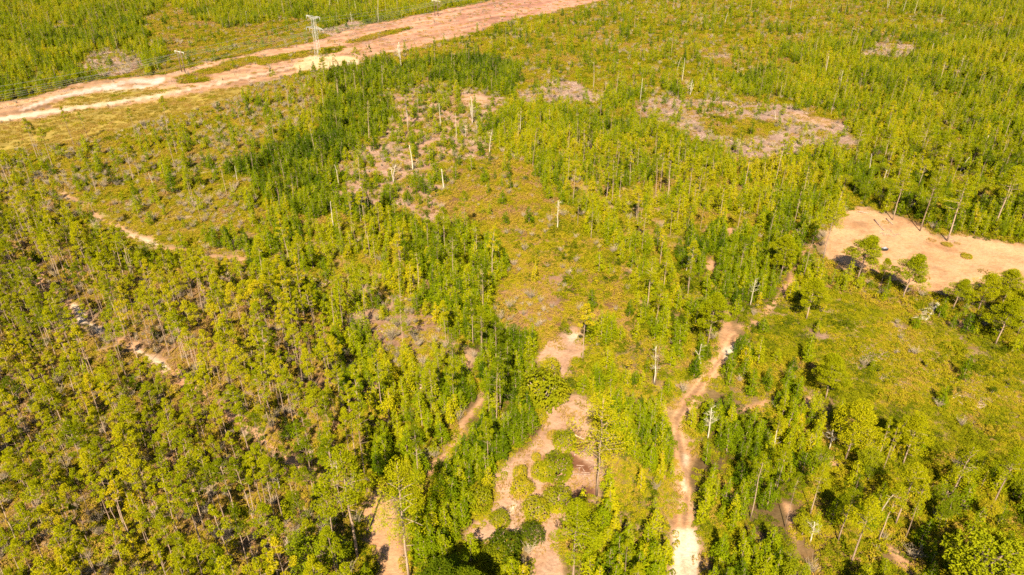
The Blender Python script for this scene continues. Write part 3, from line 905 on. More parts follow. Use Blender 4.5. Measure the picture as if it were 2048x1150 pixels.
BIG = [  # px, py(foot), row of tip, variant, width factor, tint, label
    (1193, 992, 792, 0, 1.05, .72, 'tallest pine, pale yellow and sparse, standing beside the dark soil of the middle clearing'),
    (1145, 1178, 1008, 1, 1.05, .5, 'broad green pine with a bare pole trunk below the middle clearing'),
    (818, 1165, 925, 0, .8, .62, 'big open-crowned pine beside the bare patch, its long shadow beyond'),
    (716, 1118, 900, 1, .9, .5, 'tall pine throwing a long trunk shadow over the bare patch'),
    (1894, 482, 352, 2, 1.0, .55, 'lone big pine on the far rim of the tan clearing, shadow on bare soil'),
    (1840, 462, 345, 1, .9, .5, 'big pine behind the tan clearing beside the shaded brush pile'),
    (1785, 440, 330, 0, .8, .6, 'slim yellow-green pine at the far corner of the tan clearing'),
    (1985, 465, 335, 1, 1.0, .5, 'thick round-topped pine at the back of the tan clearing'),
    (1715, 560, 470, 1, 1.15, .45, 'wide pine on the near rim of the tan clearing, below the small tub'),
    (1762, 568, 518, 1, .75, .6, 'small yellow-green pine between two rounder ones beside the tan clearing'),
    (1805, 598, 508, 1, 1.1, .5, 'flat round-topped pine on the near rim, next to the open soil'),
    (1905, 620, 558, 1, 1.1, .4, 'short round pine on the rim just beyond the pale fallen tree'),
    (1955, 622, 548, 0, 1.0, .5, 'open-crowned pine at the rim, second beyond the pale fallen tree'),
    (2003, 612, 538, 1, 1.1, .42, 'dark bushy pine on the rim where the soil clearing leaves the picture'),
    (1990, 690, 598, 1, 1.0, .48, 'pine standing over the short fallen log on the heath'),
    (2035, 668, 575, 2, 1.0, .5, 'lopsided pine behind the short fallen log'),
    (1690, 920, 812, 2, .9, .7, 'leaning pale-trunked pine where the heath meets the wood'),
    (1806, 928, 830, 0, .8, .6, 'crooked pine at the lower edge of the heath'),
    (1650, 800, 712, 1, 1.0, .5, 'dark-shadowed pine standing alone on the heath edge'),
    (1310, 770, 672, 2, .85, .6, 'half-dead pine with broken pale limbs beside the sand track'),
    (1294, 620, 515, 1, .75, .6, 'tall slim pine with its shadow beside it in the sunny glade'),
    (1326, 585, 505, 1, .7, .55, 'slim pine just behind the tall one in the sunny glade'),
    (1374, 598, 520, 1, .75, .5, 'slim dark-topped pine at the thicket edge of the sunny glade'),
    (1415, 690, 590, 1, .9, .45, 'bushy pine leaning over the forked end of the sand track'),
    (963, 700, 612, 1, .75, .5, 'pine rising above the dense thicket next to the reddish heath'),
    (963, 612, 535, 0, .75, .75, 'thin pale pine over the thicket, above the reddish heath'),
    (1612, 640, 560, 1, 1.0, .4, 'dark round pine beside the winding link to the tan clearing'),
    (1560, 560, 470, 1, .9, .4, 'deep green pine where the link track meets the far thicket'),
    (1182, 478, 405, 1, .6, .55, 'slim straight pine near the pale twiggy snag'),
    (1155, 452, 380, 1, .55, .5, 'small slim pine just next to the pale twiggy snag'),
    (1700, 1130, 1000, 1, 1.0, .6, 'light green pine over the shaded gaps of the lower wood'),
    (1790, 1050, 930, 1, 1.0, .55, 'rounded pine beside the short orange scar of the wood'),
    (1985, 1010, 900, 1, 1.1, .5, 'broad pine over the black hollow at the edge of the heath'),
    (1900, 1000, 890, 2, 1.0, .45, 'lopsided pine between the black hollows of the wood'),
    (1620, 1030, 930, 1, .85, .7, 'yellow-green pine above the narrow bare strip of the wood'),
    (1545, 900, 830, 1, .8, .65, 'small rounded pine at the head of the crooked bare strip'),
]
for px, py, pt, vi, wf, tn, lab in BIG:
    if 1690 < px and 540 < py < 700 or px in (1650, 1690, 1806, 1415, 1612, 1560):
        put_tree('large_pine', V['round'][vi], px, py, pt, 'pine tree', lab, tn, 'large single pines', None, wf, 14)
    elif px in (1193, 818, 963, 1310):
        put_tree('large_pine', V['sparse'][int(px == 818)], px, py, pt, 'pine tree', lab, tn, 'large single pines', None, wf, 24)
    else:
        put_tree('large_pine', V['big'][vi], px, py, pt, 'pine tree', lab, tn, 'large single pines', None, wf, (24, 22, 23)[vi])
for px, py, pt, vi, wf, tn, lab in [
        (1925, 1215, 1078, 0, 1.15, .55, 'biggest dome-shaped leafy tree at the bottom edge of the wood'),
        (2030, 1180, 1090, 1, 1.0, .6, 'leafy tree beside the biggest dome-shaped tree'),
        (640, 1180, 1075, 1, 1.0, .5, 'leafy spreading tree at the bottom rim of the plantation'),
        (905, 1190, 1100, 2, .9, .3, 'dark leafy tree beside the black shade of the thicket')]:
    put_tree('leafy_tree', V['broad'][vi], px, py, pt, 'leafy tree', lab, tn, 'single leafy trees', None, wf, (9.0, 8.0, 10.5, 9.0)[vi])


for px, py, vi, lab in ((884, 1262, 0, 'round pine past the bottom edge whose crown shades the black pool'), (932, 1282, 1, 'second round pine past the bottom edge, nearer the clearing mouth')):
    put_tree('large_pine', V['round'][vi], px, py, None, 'pine tree', lab, .12, 'large single pines', None, 1.0, 16.0)
    bpy.context.scene.collection.objects[-1].parent.scale = (1.1, 1.1, 1.05)


def put_shrub(px, py, rpx, vi, tn, lab):
    x, y = (float(a) for a in g2w(px, py))
    dep = y * CP + CAMH * SP
    r = rpx * dep / F
    v = V['dome'][(0, 1, 2, 1, 0)[vi]]; s = r * 1.12 / 1.0
    e = empty('shrub', (x, y, 0), random.uniform(0, 6.28), (s, s, s * 1.1))
    child('stems', v['trunk'], e); child('crown', v['crown'], e, tint=tn)
    tag(e, lab, 'shrub', 'single shrubs in the middle clearing')
    KEEP_CLEAR.append((x, y, r * 1.1))


for a in [(1130, 892, 22, 3, .18, 'round dark shrub above the curved dark soil of the middle clearing'), (1116, 948, 30, 3, .2, 'widest dark shrub, ringed by the dark soil of the middle clearing'),
          (1086, 952, 20, 0, .3, 'smaller olive shrub touching the widest one in the middle clearing'), (1073, 1030, 24, 0, .35, 'grey-green round shrub alone on straw in the middle clearing'),
          (1115, 1012, 27, 3, .2, 'round dark shrub right above the pale grey-green one'), (1062, 1078, 22, 0, .1, 'very dark round shrub on the narrow straw neck'),
          (1012, 1108, 32, 3, .08, 'large very dark shrub beside the black shade pool'), (990, 1128, 26, 0, .2, 'dark shrub half merged with the large one by the shade pool'),
          (1100, 750, 20, 2, .3, 'tall olive shrub dividing the small upper clearing'), (1085, 800, 42, 3, .3, 'broad olive shrub mass between the two middle clearings'),
          (1140, 775, 12, 0, .25, 'small shrub on the narrow soil neck between clearings'), (960, 1010, 26, 1, .35, 'olive shrub on the pale flank of the middle clearing'),
          (1040, 955, 14, 2, .6, 'upright yellow-green shrub on the pale flank of the clearing'), (1044, 985, 20, 0, .5, 'low yellowish shrub below the upright one in the clearing'),
          (1072, 920, 9, 2, .55, 'little upright shrub beside the curved dark soil'), (1078, 840, 14, 0, .5, 'small pale shrub at the top rim of the middle clearing'),
          (1105, 875, 10, 4, .75, 'low greyish shrub on straw near the top of the clearing'), (1152, 730, 9, 2, .4, 'thin upright shrub inside the small upper clearing'),
          (1000, 1045, 18, 1, .4, 'spreading shrub below the pale flank of the clearing')]:
    put_shrub(*a)

for a in [(1893, 490, 9, 1, .7, 'flat yellowish weed clump at the foot of the lone big pine'), (1934, 514, 10, 1, .68, 'flat olive weed clump on open tan soil, away from any tree'),
          ]:
    put_shrub(*a)
    bpy.context.scene.collection.objects[-1].parent.scale.z *= .35 if a[2] > 6 else .6

# dead standing trees: px, foot row, tip row, fork, twigs, branches, radius, label
SN = [(802, 134, 84, 1, 1, 44, .42, 'pale many-stemmed bare tree against the clay corridor'), (816, 258, 186, 0, 0, 6, .24, 'tall curved white snag beside the straw patches'),
      (881, 256, 206, 0, 0, 4, .22, 'short straight white snag beside a dark thin pole'), (945, 249, 192, 1, 0, 9, .28, 'forked white snag, thickest on the straw patches'),
      (826, 341, 290, 0, 0, 6, .24, 'white snag with short stubs on the grey logging patch'), (787, 366, 328, 1, 1, 12, .26, 'stocky grey snag with a twiggy crown over a dark bush'),
      (887, 379, 338, 0, 0, 3, .26, 'short thick white snag beside the rounded yellow scrub'), (1115, 459, 402, 0, 1, 13, .22, 'white twiggy snag standing alone in the green heath'),
      (979, 308, 264, 0, 0, 5, .2, 'crooked pale snag beside the straw patches'), (1187, 179, 124, 0, 0, 2, .2, 'bare pale pole above the small grey logging patch'),
      (1280, 206, 156, 0, 0, 2, .2, 'bare pale pole at the tip of the long grey logging patch'), (1040, 274, 224, 0, 0, 3, .16, 'thin grey pole beside the green thicket'),
      (931, 276, 250, 0, 1, 8, .18, 'low twiggy pale snag beneath the forked white snag'), (913, 280, 228, 0, 0, 1, .13, 'thin dark pole between two white snags'),
      (1415, 880, 812, 0, 1, 14, .2, 'white many-branched dead tree beside the orange bend'), (1395, 728, 688, 0, 0, 3, .17, 'pale thin snag by the track, one of a close pair, taller'),
      (1401, 730, 702, 0, 0, 2, .15, 'pale thin snag by the track, one of a close pair, shorter'), (1308, 768, 690, 0, 1, 12, .2, 'grey dead tree with broken limbs against the half-dead pine'),
      (1500, 612, 560, 0, 1, 8, .18, 'pale snag inside the far thicket beside the link track'), (1372, 545, 515, 0, 1, 6, .16, 'small grey snag at the glade edge of the far thicket'),
      (757, 44, -2, 0, 0, 2, .24, 'tall white trunk at the far rim of the clay corridor'), (704, 48, 24, 0, 1, 6, .2, 'short pale snag at the forest rim above the corridor'),
      (795, 20, -14, 0, 0, 2, .22, 'white trunk in the far forest beyond the corridor'), (660, 28, -4, 0, 0, 2, .2, 'thin white trunk in the far forest near the steel tower'),
      (677, 18, -12, 0, 0, 2, .2, 'white trunk deep in the far forest above the tower'), (713, 30, 2, 0, 0, 2, .18, 'slim white trunk beside the short pale snag'),
      (1450, 46, 24, 0, 0, 2, .2, 'short pale pole among the far low scrub'), (1580, 20, -6, 0, 0, 3, .26, 'bright pale trunk at the far scrub horizon'),
      (1607, 38, 20, 0, 0, 2, .2, 'short pole among the far low scrub beside a bright trunk'), (1773, 25, -10, 1, 0, 6, .26, 'thick double pale trunk at the far edge of the scrub'),
      (1805, 28, -4, 0, 0, 3, .22, 'slanting pale trunk beside the thick double one'), (1828, 30, -2, 0, 0, 3, .2, 'brownish trunk beside the slanting pale one'),
      (1882, 32, 12, 0, 0, 2, .2, 'short pale stub among far green pines'), (1915, 38, 18, 0, 0, 2, .2, 'second short pale stub among far green pines'),
      (1703, 72, 52, 0, 0, 3, .2, 'short hooked snag in the middle of the far scrub'), (1822, 108, 84, 0, 0, 2, .2, 'pale snag at the end of the small far logging patch'),
      (1860, 112, 86, 0, 0, 2, .2, 'pale snag just past the small far logging patch'), (1922, 98, 70, 0, 0, 2, .2, 'leaning pale snag in the far yellow-green pines'),
      (1916, 155, 112, 0, 0, 2, .2, 'tall brownish pole in the yellow-green pines'), (1650, 150, 112, 0, 0, 2, .2, 'thin brown pole beyond the long grey logging patch'),
      (1673, 198, 142, 0, 0, 2, .2, 'tallest thin pole beyond the long grey logging patch'), (1353, 148, 114, 0, 0, 2, .18, 'thin pale pole in scrub above the logging patches'),
      (1364, 165, 116, 0, 0, 2, .18, 'brown pole beside the thin pale one above the logging patches'), (1380, 192, 160, 1, 1, 7, .18, 'greyish forked snag behind the long logging patch'),
      (1550, 240, 222, 0, 0, 2, .16, 'short pole on the long grey logging patch'), (1965, 305, 270, 0, 0, 3, .2, 'pale pole among pines beyond the tan clearing'),
      (1920, 345, 312, 0, 0, 3, .2, 'slanting brown pole among pines beyond the tan clearing'), (1736, 350, 308, 0, 0, 3, .18, 'thin pole above the far corner of the tan clearing'),
      (1760, 385, 340, 0, 0, 3, .2, 'pale trunk in the pines just behind the tan clearing'), (678, 372, 330, 0, 0, 6, .2, 'pale leaning snag at the dark thicket edge'),
      (668, 462, 405, 0, 0, 4, .2, 'pale pole in the pine strip beside the thicket'), (475, 362, 332, 0, 0, 4, .16, 'thin brown pole in the pale scattered scrub'),
      (310, 382, 345, 0, 0, 4, .16, 'thin pale pole in the pale scattered scrub'), (495, 50, 22, 0, 0, 2, .2, 'brown pole in the far heath beyond the corridor'),
      (420, 38, 16, 0, 0, 2, .2, 'short brown pole at the edge of the far forest'), (1620, 1085, 1040, 0, 1, 8, .16, 'pale snag beside the narrow bare strip of the wood'),
      (1658, 900, 860, 0, 1, 6, .15, 'whitish snag beside the short orange scar'), (1545, 905, 862, 0, 0, 4, .16, 'brown stub beneath the small rounded pine'),
      (1760, 1030, 985, 0, 0, 5, .18, 'grey forked stub in a shaded gap of the wood'), (560, 980, 930, 0, 1, 9, .16, 'pale bare-branched tree at the lower plantation edge'),
      (676, 955, 905, 1, 1, 10, .17, 'white-limbed dead tree beside the last sand gap'), (585, 1130, 1062, 0, 1, 12, .16, 'white bare tree in the deep lower plantation')]
for i, (px, py, pt, fk, tw, nb, r0, lab) in enumerate(SN):
    x, y = (float(a) for a in g2w(px, py))
    h = height_for(px, py, max(pt, -60))
    r0 *= 1.2 if i < 7 else .85
    g, b = snag(300 + i, h, r0, nb, .35 + .3 * (i % 3), bool(fk), bool(tw), .9 + h * .05)
    e = empty('dead_tree', (x, y, 0))
    child('trunk', g.mesh('dead_trunk', [M['dead']], True), e)
    for q in b:
        child('branch', q.mesh('dead_branch', [M['dead']]), e)
    tag(e, lab, 'dead tree', 'dead standing trees')
    KEEP_CLEAR.append((x, y, 1.6))

# fallen wood
def stick(name, label, a, b, r, z=.18):
    (x0, y0), (x1, y1) = g2w(*a), g2w(*b)
    g = Geo()
    n = 5
    pts = [((x0 + (x1 - x0) * t), (y0 + (y1 - y0) * t), z + .12 * math.sin(7 * t)) for t in np.linspace(0, 1, n)]
    tube(g, pts, np.linspace(r, r * .55, n), 7)
    e = empty(name, (float(x0), float(y0), 0))
    off = np.array([x0, y0, 0])
    g.v = [v - off for v in g.v]
    child('log', g.mesh('log', [M['debris']], True), e)
    for k in range(3):
        t = .3 + .22 * k; p = np.array(pts[0]) * (1 - t) + np.array(pts[-1]) * t - off
        g2 = Geo(); tube(g2, [p, p + (random.uniform(-.5, .5), random.uniform(-.5, .5), .35)], [r * .35, r * .15], 5); child('stub', g2.mesh('stub', [M['debris']]), e)
    tag(e, label, 'fallen log', 'fallen logs')


stick('fallen_log', 'pale straight log lying at the heath rim under pines', (1925, 640), (1950, 646), .22)
stick('fallen_log', 'pale log on straw above the dark soil, pointing at the tall pine', (1136, 864), (1168, 880), .2)
stick('fallen_log', 'short pale log lying across the dark soil beside the tall pine', (1148, 912), (1172, 899), .17)
stick('fallen_log', 'long thin log at the foot of the tall pine', (1140, 951), (1188, 949), .15)
stick('fallen_log', 'grey log lying across the shaded brush pile', (1748, 440), (1768, 462), .2)
stick('fallen_log', 'dark slanting log at the foot of the slim clearing pine', (1772, 438), (1786, 450), .2)
stick('fallen_log', 'white log stacked beyond the far corner of the tan clearing', (1716, 424), (1738, 427), .18)

# fallen dead tree with a fan of limbs, root end raised
x0, y0 = (float(a) for a in g2w(1871, 618)); x1, y1 = (float(a) for a in g2w(1852, 640))
e = empty('fallen_tree', (x0, y0, 0))
g = Geo(); d = np.array([x1 - x0, y1 - y0, 0])
pts = [np.array([0, 0, 1.3]), d * .35 + (0, 0, .85), d * .7 + (0, 0, .45), d * 1.1 + (0, 0, .15)]
tube(g, pts, [.3, .25, .18, .06], 7); child('trunk', g.mesh('fallen_trunk', [M['dead']], True), e)
side = np.array([-1.0, .15, 0])
for k in range(16):
    t = .15 + .055 * k; p = d * t * 1.1 + (0, 0, 1.2 - 1.05 * t)
    q = p + side * random.uniform(1.8, 3.6) + d * random.uniform(-.05, .25); q[2] = random.uniform(.1, 1.2)
    g = Geo(); tube(g, [p, (p + q) / 2 + (0, 0, .25), q], [.06, .045, .015], 4)
    q2 = p - side * random.uniform(.3, 1.0); q2[2] = p[2] + random.uniform(.1, .7)
    tube(g, [p, q2], [.05, .02], 4); child('branch', g.mesh('fallen_branch', [M['dead']]), e)
g = Geo(); ring = []
for k in range(9):
    a = k * .7; p = np.array([0, 0, 1.3]); q = p - d / np.linalg.norm(d) * .35 + np.array([math.cos(a) * .5 * d[1] / 6, -math.cos(a) * .5 * d[0] / 6, .75 * math.sin(a)])
    tube(g, [p, q], [.12, .04], 4)
child('root_plate', g.mesh('root_plate', [M['dead']]), e)
tag(e, 'pale fallen tree with a fan of bare limbs on the heath', 'fallen tree')

# small dark tub with a white cover on the tan soil
x0, y0 = (float(a) for a in g2w(1769, 500))
e = empty('covered_tub', (x0, y0, 0), math.radians(18))
g = Geo(); n = 20
prof = [(.92, 0), (1.12, .08), (1.2, .42), (1.22, .5), (1.12, .5), (1.0, .36)]
vs, fs = [], []
for r, z in prof:
    for k in range(n):
        a = k * 2 * math.pi / n; vs.append((math.cos(a) * r, math.sin(a) * r * .68, z))
for i in range(len(prof) - 1):
    for k in range(n):
        fs.append([i * n + k, i * n + (k + 1) % n, (i + 1) * n + (k + 1) % n, (i + 1) * n + k])
fs.append(list(range((len(prof) - 1) * n, len(prof) * n)))
g.add(vs, fs); child('tub', g.mesh('tub', [M['tub']], True), e)
g = Geo(); vs, fs = [], []
nu, nv = 9, 7
for i in range(nu):
    for j in range(nv):
        u, v = i / (nu - 1), j / (nv - 1)
        X, Y = .15 + (u - .5) * 1.7, .2 + (v - .5) * 1.15
        vs.append((X, Y, .62 + .16 * math.sin(3 * u + 1) * math.cos(2.4 * v) - .28 * max(0, u - .75) * 3 * .5))
m_ = len(vs)
vs += [(a, b, c - .03) for a, b, c in vs]
for i in range(nu - 1):
    for j in range(nv - 1):
        a = i * nv + j; q = [a, a + nv, a + nv + 1, a + 1]
        fs.append(q); fs.append([m_ + k for k in q[::-1]])
rim = [i * nv for i in range(nu)] + [(nu - 1) * nv + j for j in range(1, nv)] + [i * nv + nv - 1 for i in range(nu - 2, -1, -1)] + [j for j in range(nv - 2, 0, -1)]
for a, b in zip(rim, rim[1:] + rim[:1]):
    fs.append([a, a + m_, b + m_, b])
g.add(vs, fs); child('cover', g.mesh('cover', [M['white']], True), e)
tag(e, 'small dark tub under a white cover, alone on the tan soil', 'tub')

# ------------------------------------------------------------------ power lines
H1 = np.array(g2w(367, 144.5)); H2 = np.array(g2w(873, 32))
ldir = (H2 - H1) / np.linalg.norm(H2 - H1); lper = np.array([-ldir[1], ldir[0]])
lang = math.atan2(ldir[1], ldir[0])
poleH = height_for(367, 144.5, 98)


def h_frame(pos, label):
    e = empty('power_pole', (pos[0], pos[1], 0), lang)
    for s in (-1.7, 1.7):
        g = Geo(); tube(g, [(0, s, 0), (0, s, poleH * .5), (0, s, poleH)], [.3, .26, .22], 8); child('pole', g.mesh('pole', [M['pole']], True), e)
    g = Geo(); tube(g, [(.2, -4.4, poleH * .88), (.2, 4.4, poleH * .88)], [.26, .26], 4); child('crossarm', g.mesh('crossarm', [M['arm']]), e)
    g = Geo(); tube(g, [(0, -1.7, poleH * .55), (0, 1.7, poleH * .8)], [.07, .07], 4); tube(g, [(0, 1.7, poleH * .55), (0, -1.7, poleH * .8)], [.07, .07], 4)
    child('brace', g.mesh('brace', [M['pole']]), e)
    for s in (-4.1, 0, 4.1):
        g = Geo(); z = poleH * .88
        tube(g, [(.2, s, z - .1), (.2, s, z - .6), (.2, s, z - 1.5)], [.08, .17, .12], 7); child('insulator', g.mesh('insulator', [M['steel']], True), e)
    tag(e, label, 'power pole', 'H-frame power poles')


h_frame(H1, 'dark H-frame wooden power pole beside the looped track')
h_frame(H2, 'pale H-frame wooden power pole at the far end of the corridor')
H0 = H1 - (H2 - H1) * .62; H3 = H2 + (H2 - H1) * .9
h_frame(H0, 'H-frame wooden power pole where the corridor leaves the picture')
h_frame(H3, 'most distant H-frame wooden power pole along the corridor')

T1 = np.array(g2w(637, 117)); towerH = height_for(637, 117, 31)
T0 = T1 - ldir * np.linalg.norm(H2 - H1) * 1.02; T2 = T1 + ldir * np.linalg.norm(H2 - H1) * 1.3


def lattice_tower(pos, label):
    e = empty('lattice_tower', (pos[0], pos[1], 0), lang)
    Hh = towerH; zl, zu = Hh * .70, Hh * .92

    def hw(z):
        return 1.5 + (.95 - 1.5) * min(1, z / (Hh * .5)) if z < Hh * .5 else (.95 + .5 * (z - Hh * .5) / (zl - Hh * .5) if z < zl else .95)
    lv = [0, Hh * .16, Hh * .3, Hh * .42, Hh * .52, Hh * .61, zl, Hh * .8, zu, Hh * .96]
    for sx in (-1, 1):
        for sy in (-1, 1):
            g = Geo(); tube(g, [(sx * hw(z), sy * hw(z), z) for z in lv], [.085] * len(lv), 4); child('leg', g.mesh('tower_leg', [M['steel']]), e)
            g = Geo(); tube(g, [(sx * 1.5, sy * 1.5, -.1), (sx * 1.5, sy * 1.5, .45)], [.5, .42], 10); child('footing', g.mesh('footing', [M['concrete']]), e)
    g = Geo()
    for z0, z1 in zip(lv[:-1], lv[1:]):
        a, b = hw(z0), hw(z1)
        for s in (-1, 1):
            for ax in (0, 1):
                p = lambda u, v, z: ((u, v, z) if ax == 0 else (v, u, z))
                tube(g, [p(-a, s * a, z0), p(b, s * b, z1)], [.04, .04], 3); tube(g, [p(a, s * a, z0), p(-b, s * b, z1)], [.04, .04], 3)
                tube(g, [p(-b, s * b, z1), p(b, s * b, z1)], [.04, .04], 3)
    child('lattice', g.mesh('tower_lattice', [M['steel']]), e)
    for z, L_, rise in ((zl, 7.6, 1.0), (zu, 6.0, 1.8)):
        for s in (-1, 1):
            g = Geo(); tip = (0, s * L_, z + rise * (1 if z == zu else .2))
            for sx in (-.95, .95):
                tube(g, [(sx, s * .9, z), tip], [.085, .07], 4); tube(g, [(sx, s * .9, z + 1.5), tip], [.085, .07], 4)
                for t in (.2, .4, .6, .8):
                    q = lambda zz, t=t: (sx * (1 - t), s * (.9 + (L_ - .9) * t), zz + (tip[2] - zz) * t)
                    tube(g, [q(z), q(z + 1.5)], [.06, .06], 3)
                    t2 = t - .2; r = (sx * (1 - t2), s * (.9 + (L_ - .9) * t2), z + 1.5 + (tip[2] - z - 1.5) * t2)
                    tube(g, [q(z), r], [.06, .06], 3)
            for t in (0, .25, .5, .75):
                yq = s * (.9 + (L_ - .9) * t); zq = z + (tip[2] - z) * t
                tube(g, [(-.95 * (1 - t), yq, zq), (.95 * (1 - t), yq, zq)], [.06, .06], 3)
            child('cross_arm', g.mesh('cross_arm', [M['steel']]), e)
        for s in (-1, 1):
            for f_ in ((.98,) if z == zu else (.55, .98)):
                g = Geo(); zz = z + rise * (1 if z == zu else .2) * f_ - .05; yy = s * (.9 + (L_ - .9) * f_)
                tube(g, [(0, yy, zz), (0, yy, zz - 1.1), (0, yy, zz - 2.4)], [.08, .16, .1], 6); child('insulator', g.mesh('insulator', [M['steel']], True), e)
    tag(e, label, 'power tower', 'steel lattice towers')


lattice_tower(T1, 'steel lattice power tower with two crossarm levels on tan soil')


def wire(a, b, sag, label, group):
    g = Geo(); n = 22
    a = np.array(a); b = np.array(b)
    pts = [a + (b - a) * t - np.array([0, 0, sag * 4 * t * (1 - t)]) for t in np.linspace(0, 1, n)]
    tube(g, [p - a for p in pts], [.045] * n, 3)
    o = bpy.data.objects.new('power_cable', g.mesh('power_cable', [M['wire']])); COL.objects.link(o)
    o.location = a
    tag(o, label, 'power cable', group)


def at_pole(P_, s, z):
    return (P_[0] + ldir[0] * .2 + lper[0] * s, P_[1] + ldir[1] * .2 + lper[1] * s, z)


for (A, B, nm) in ((H0, H1, 'from the dark H-frame pole over the looped track'), (H1, H2, 'between the dark and the pale H-frame poles'), (H2, H3, 'beyond the pale H-frame pole')):
    for s, w_ in ((-4.1, 'roadside'), (0, 'middle'), (4.1, 'forest-side')):
        wire(at_pole(A, s, poleH * .88 - 1.5), at_pole(B, s, poleH * .88 - 1.5), 3.2, w_ + ' cable running ' + nm, 'cables of the wooden pole line')
zl, zu = towerH * .70, towerH * .92
for (A, B, nm) in ((T0, T1, 'from the steel tower over the looped track'), (T1, T2, 'from the steel tower along the clay corridor')):
    for s, z, w_ in ((-6.7, zl + .2 - 2.4, 'lower roadside tip'), (-4.15, zl + .1 - 2.4, 'lower inner roadside'), (4.15, zl + .1 - 2.4, 'lower inner forest-side'), (6.7, zl + .2 - 2.4, 'lower forest-side tip'),
                     (-5.1, zu + 1.55 - 2.4, 'upper roadside'), (5.1, zu + 1.55 - 2.4, 'upper forest-side')):
        wire((A[0] + lper[0] * s, A[1] + lper[1] * s, z), (B[0] + lper[0] * s, B[1] + lper[1] * s, z), 4.5, w_ + ' cable ' + nm, 'cables of the steel tower line')


# ------------------------------------------------------------------ scattered plants: nearest as single objects, the rest as stuff
def gn_stuff(name, label, cat, x, y, meshes, var, scl, tint, zs=None, zoff=0.0, seed=0):
    R = np.random.default_rng(seed + 900)
    n = len(x)
    me = make_mesh(name, np.stack([x, y, np.full(n, zoff)], -1), np.zeros((0, 3), int)) if False else bpy.data.meshes.new(name)
    me.vertices.add(n)
    me.vertices.foreach_set('co', np.stack([x, y, np.full(n, zoff)], -1).astype(np.float32).ravel())
    def attr(nm, typ, arr, key):
        a = me.attributes.new(nm, typ, 'POINT'); a.data.foreach_set(key, arr)
    attr('tint', 'FLOAT', np.asarray(tint, np.float32), 'value')
    attr('pick', 'INT', np.asarray(var, np.int32), 'value')
    zs = np.ones(n) if zs is None else zs
    attr('size', 'FLOAT_VECTOR', np.stack([scl, scl, scl * zs], -1).astype(np.float32).ravel(), 'vector')
    rot = np.stack([R.normal(size=n) * .03, R.normal(size=n) * .03, R.uniform(0, 6.283, n)], -1)
    attr('turn', 'FLOAT_VECTOR', rot.astype(np.float32).ravel(), 'vector')
    me.update()
    o = bpy.data.objects.new(name, me); COL.objects.link(o)
    o['kind'] = 'stuff'; tag(o, label, cat)
    ng = bpy.data.node_groups.new(name, 'GeometryNodeTree')
    ng.interface.new_socket('Geometry', in_out='INPUT', socket_type='NodeSocketGeometry')
    ng.interface.new_socket('Geometry', in_out='OUTPUT', socket_type='NodeSocketGeometry')
    N, L = ng.nodes, ng.links
    gi = N.new('NodeGroupInput'); go = N.new('NodeGroupOutput')
    jo = N.new('GeometryNodeJoinGeometry')
    for m in meshes:
        so = bpy.data.objects.new(name + '_source', m)
        inf = N.new('GeometryNodeObjectInfo'); inf.inputs['Object'].default_value = so; inf.inputs['As Instance'].default_value = False
        gt = N.new('GeometryNodeGeometryToInstance'); L.new(inf.outputs['Geometry'], gt.inputs[0]); L.new(gt.outputs[0], jo.inputs[0])
    ip = N.new('GeometryNodeInstanceOnPoints')
    L.new(gi.outputs[0], ip.inputs['Points']); L.new(jo.outputs[0], ip.inputs['Instance'])
    ip.inputs['Pick Instance'].default_value = True

    def named(nm, typ):
        q = N.new('GeometryNodeInputNamedAttribute'); q.data_type = typ; q.inputs['Name'].default_value = nm
        return [s for s in q.outputs if s.name == 'Attribute' and s.enabled][0]
    L.new(named('pick', 'INT'), ip.inputs['Instance Index'])
    L.new(named('size', 'FLOAT_VECTOR'), ip.inputs['Scale'])
    e2r = N.new('FunctionNodeEulerToRotation'); L.new(named('turn', 'FLOAT_VECTOR'), e2r.inputs[0]); L.new(e2r.outputs[0], ip.inputs['Rotation'])
    L.new(ip.outputs[0], go.inputs[0])
    md = o.modifiers.new('scatter', 'NODES'); md.node_group = ng
    return o


def size_word(s, lo, hi, words_):
    return words_[0] if s < lo else words_[1] if s < hi else words_[2]


def in_frame(x, y, h):
    px, py = w2p(x, y, h * .7)
    qx, qy = w2p(x, y, h * .98)
    return (px > 8) & (px < W - 8) & (py > 0) & (qy < HPX - 14)


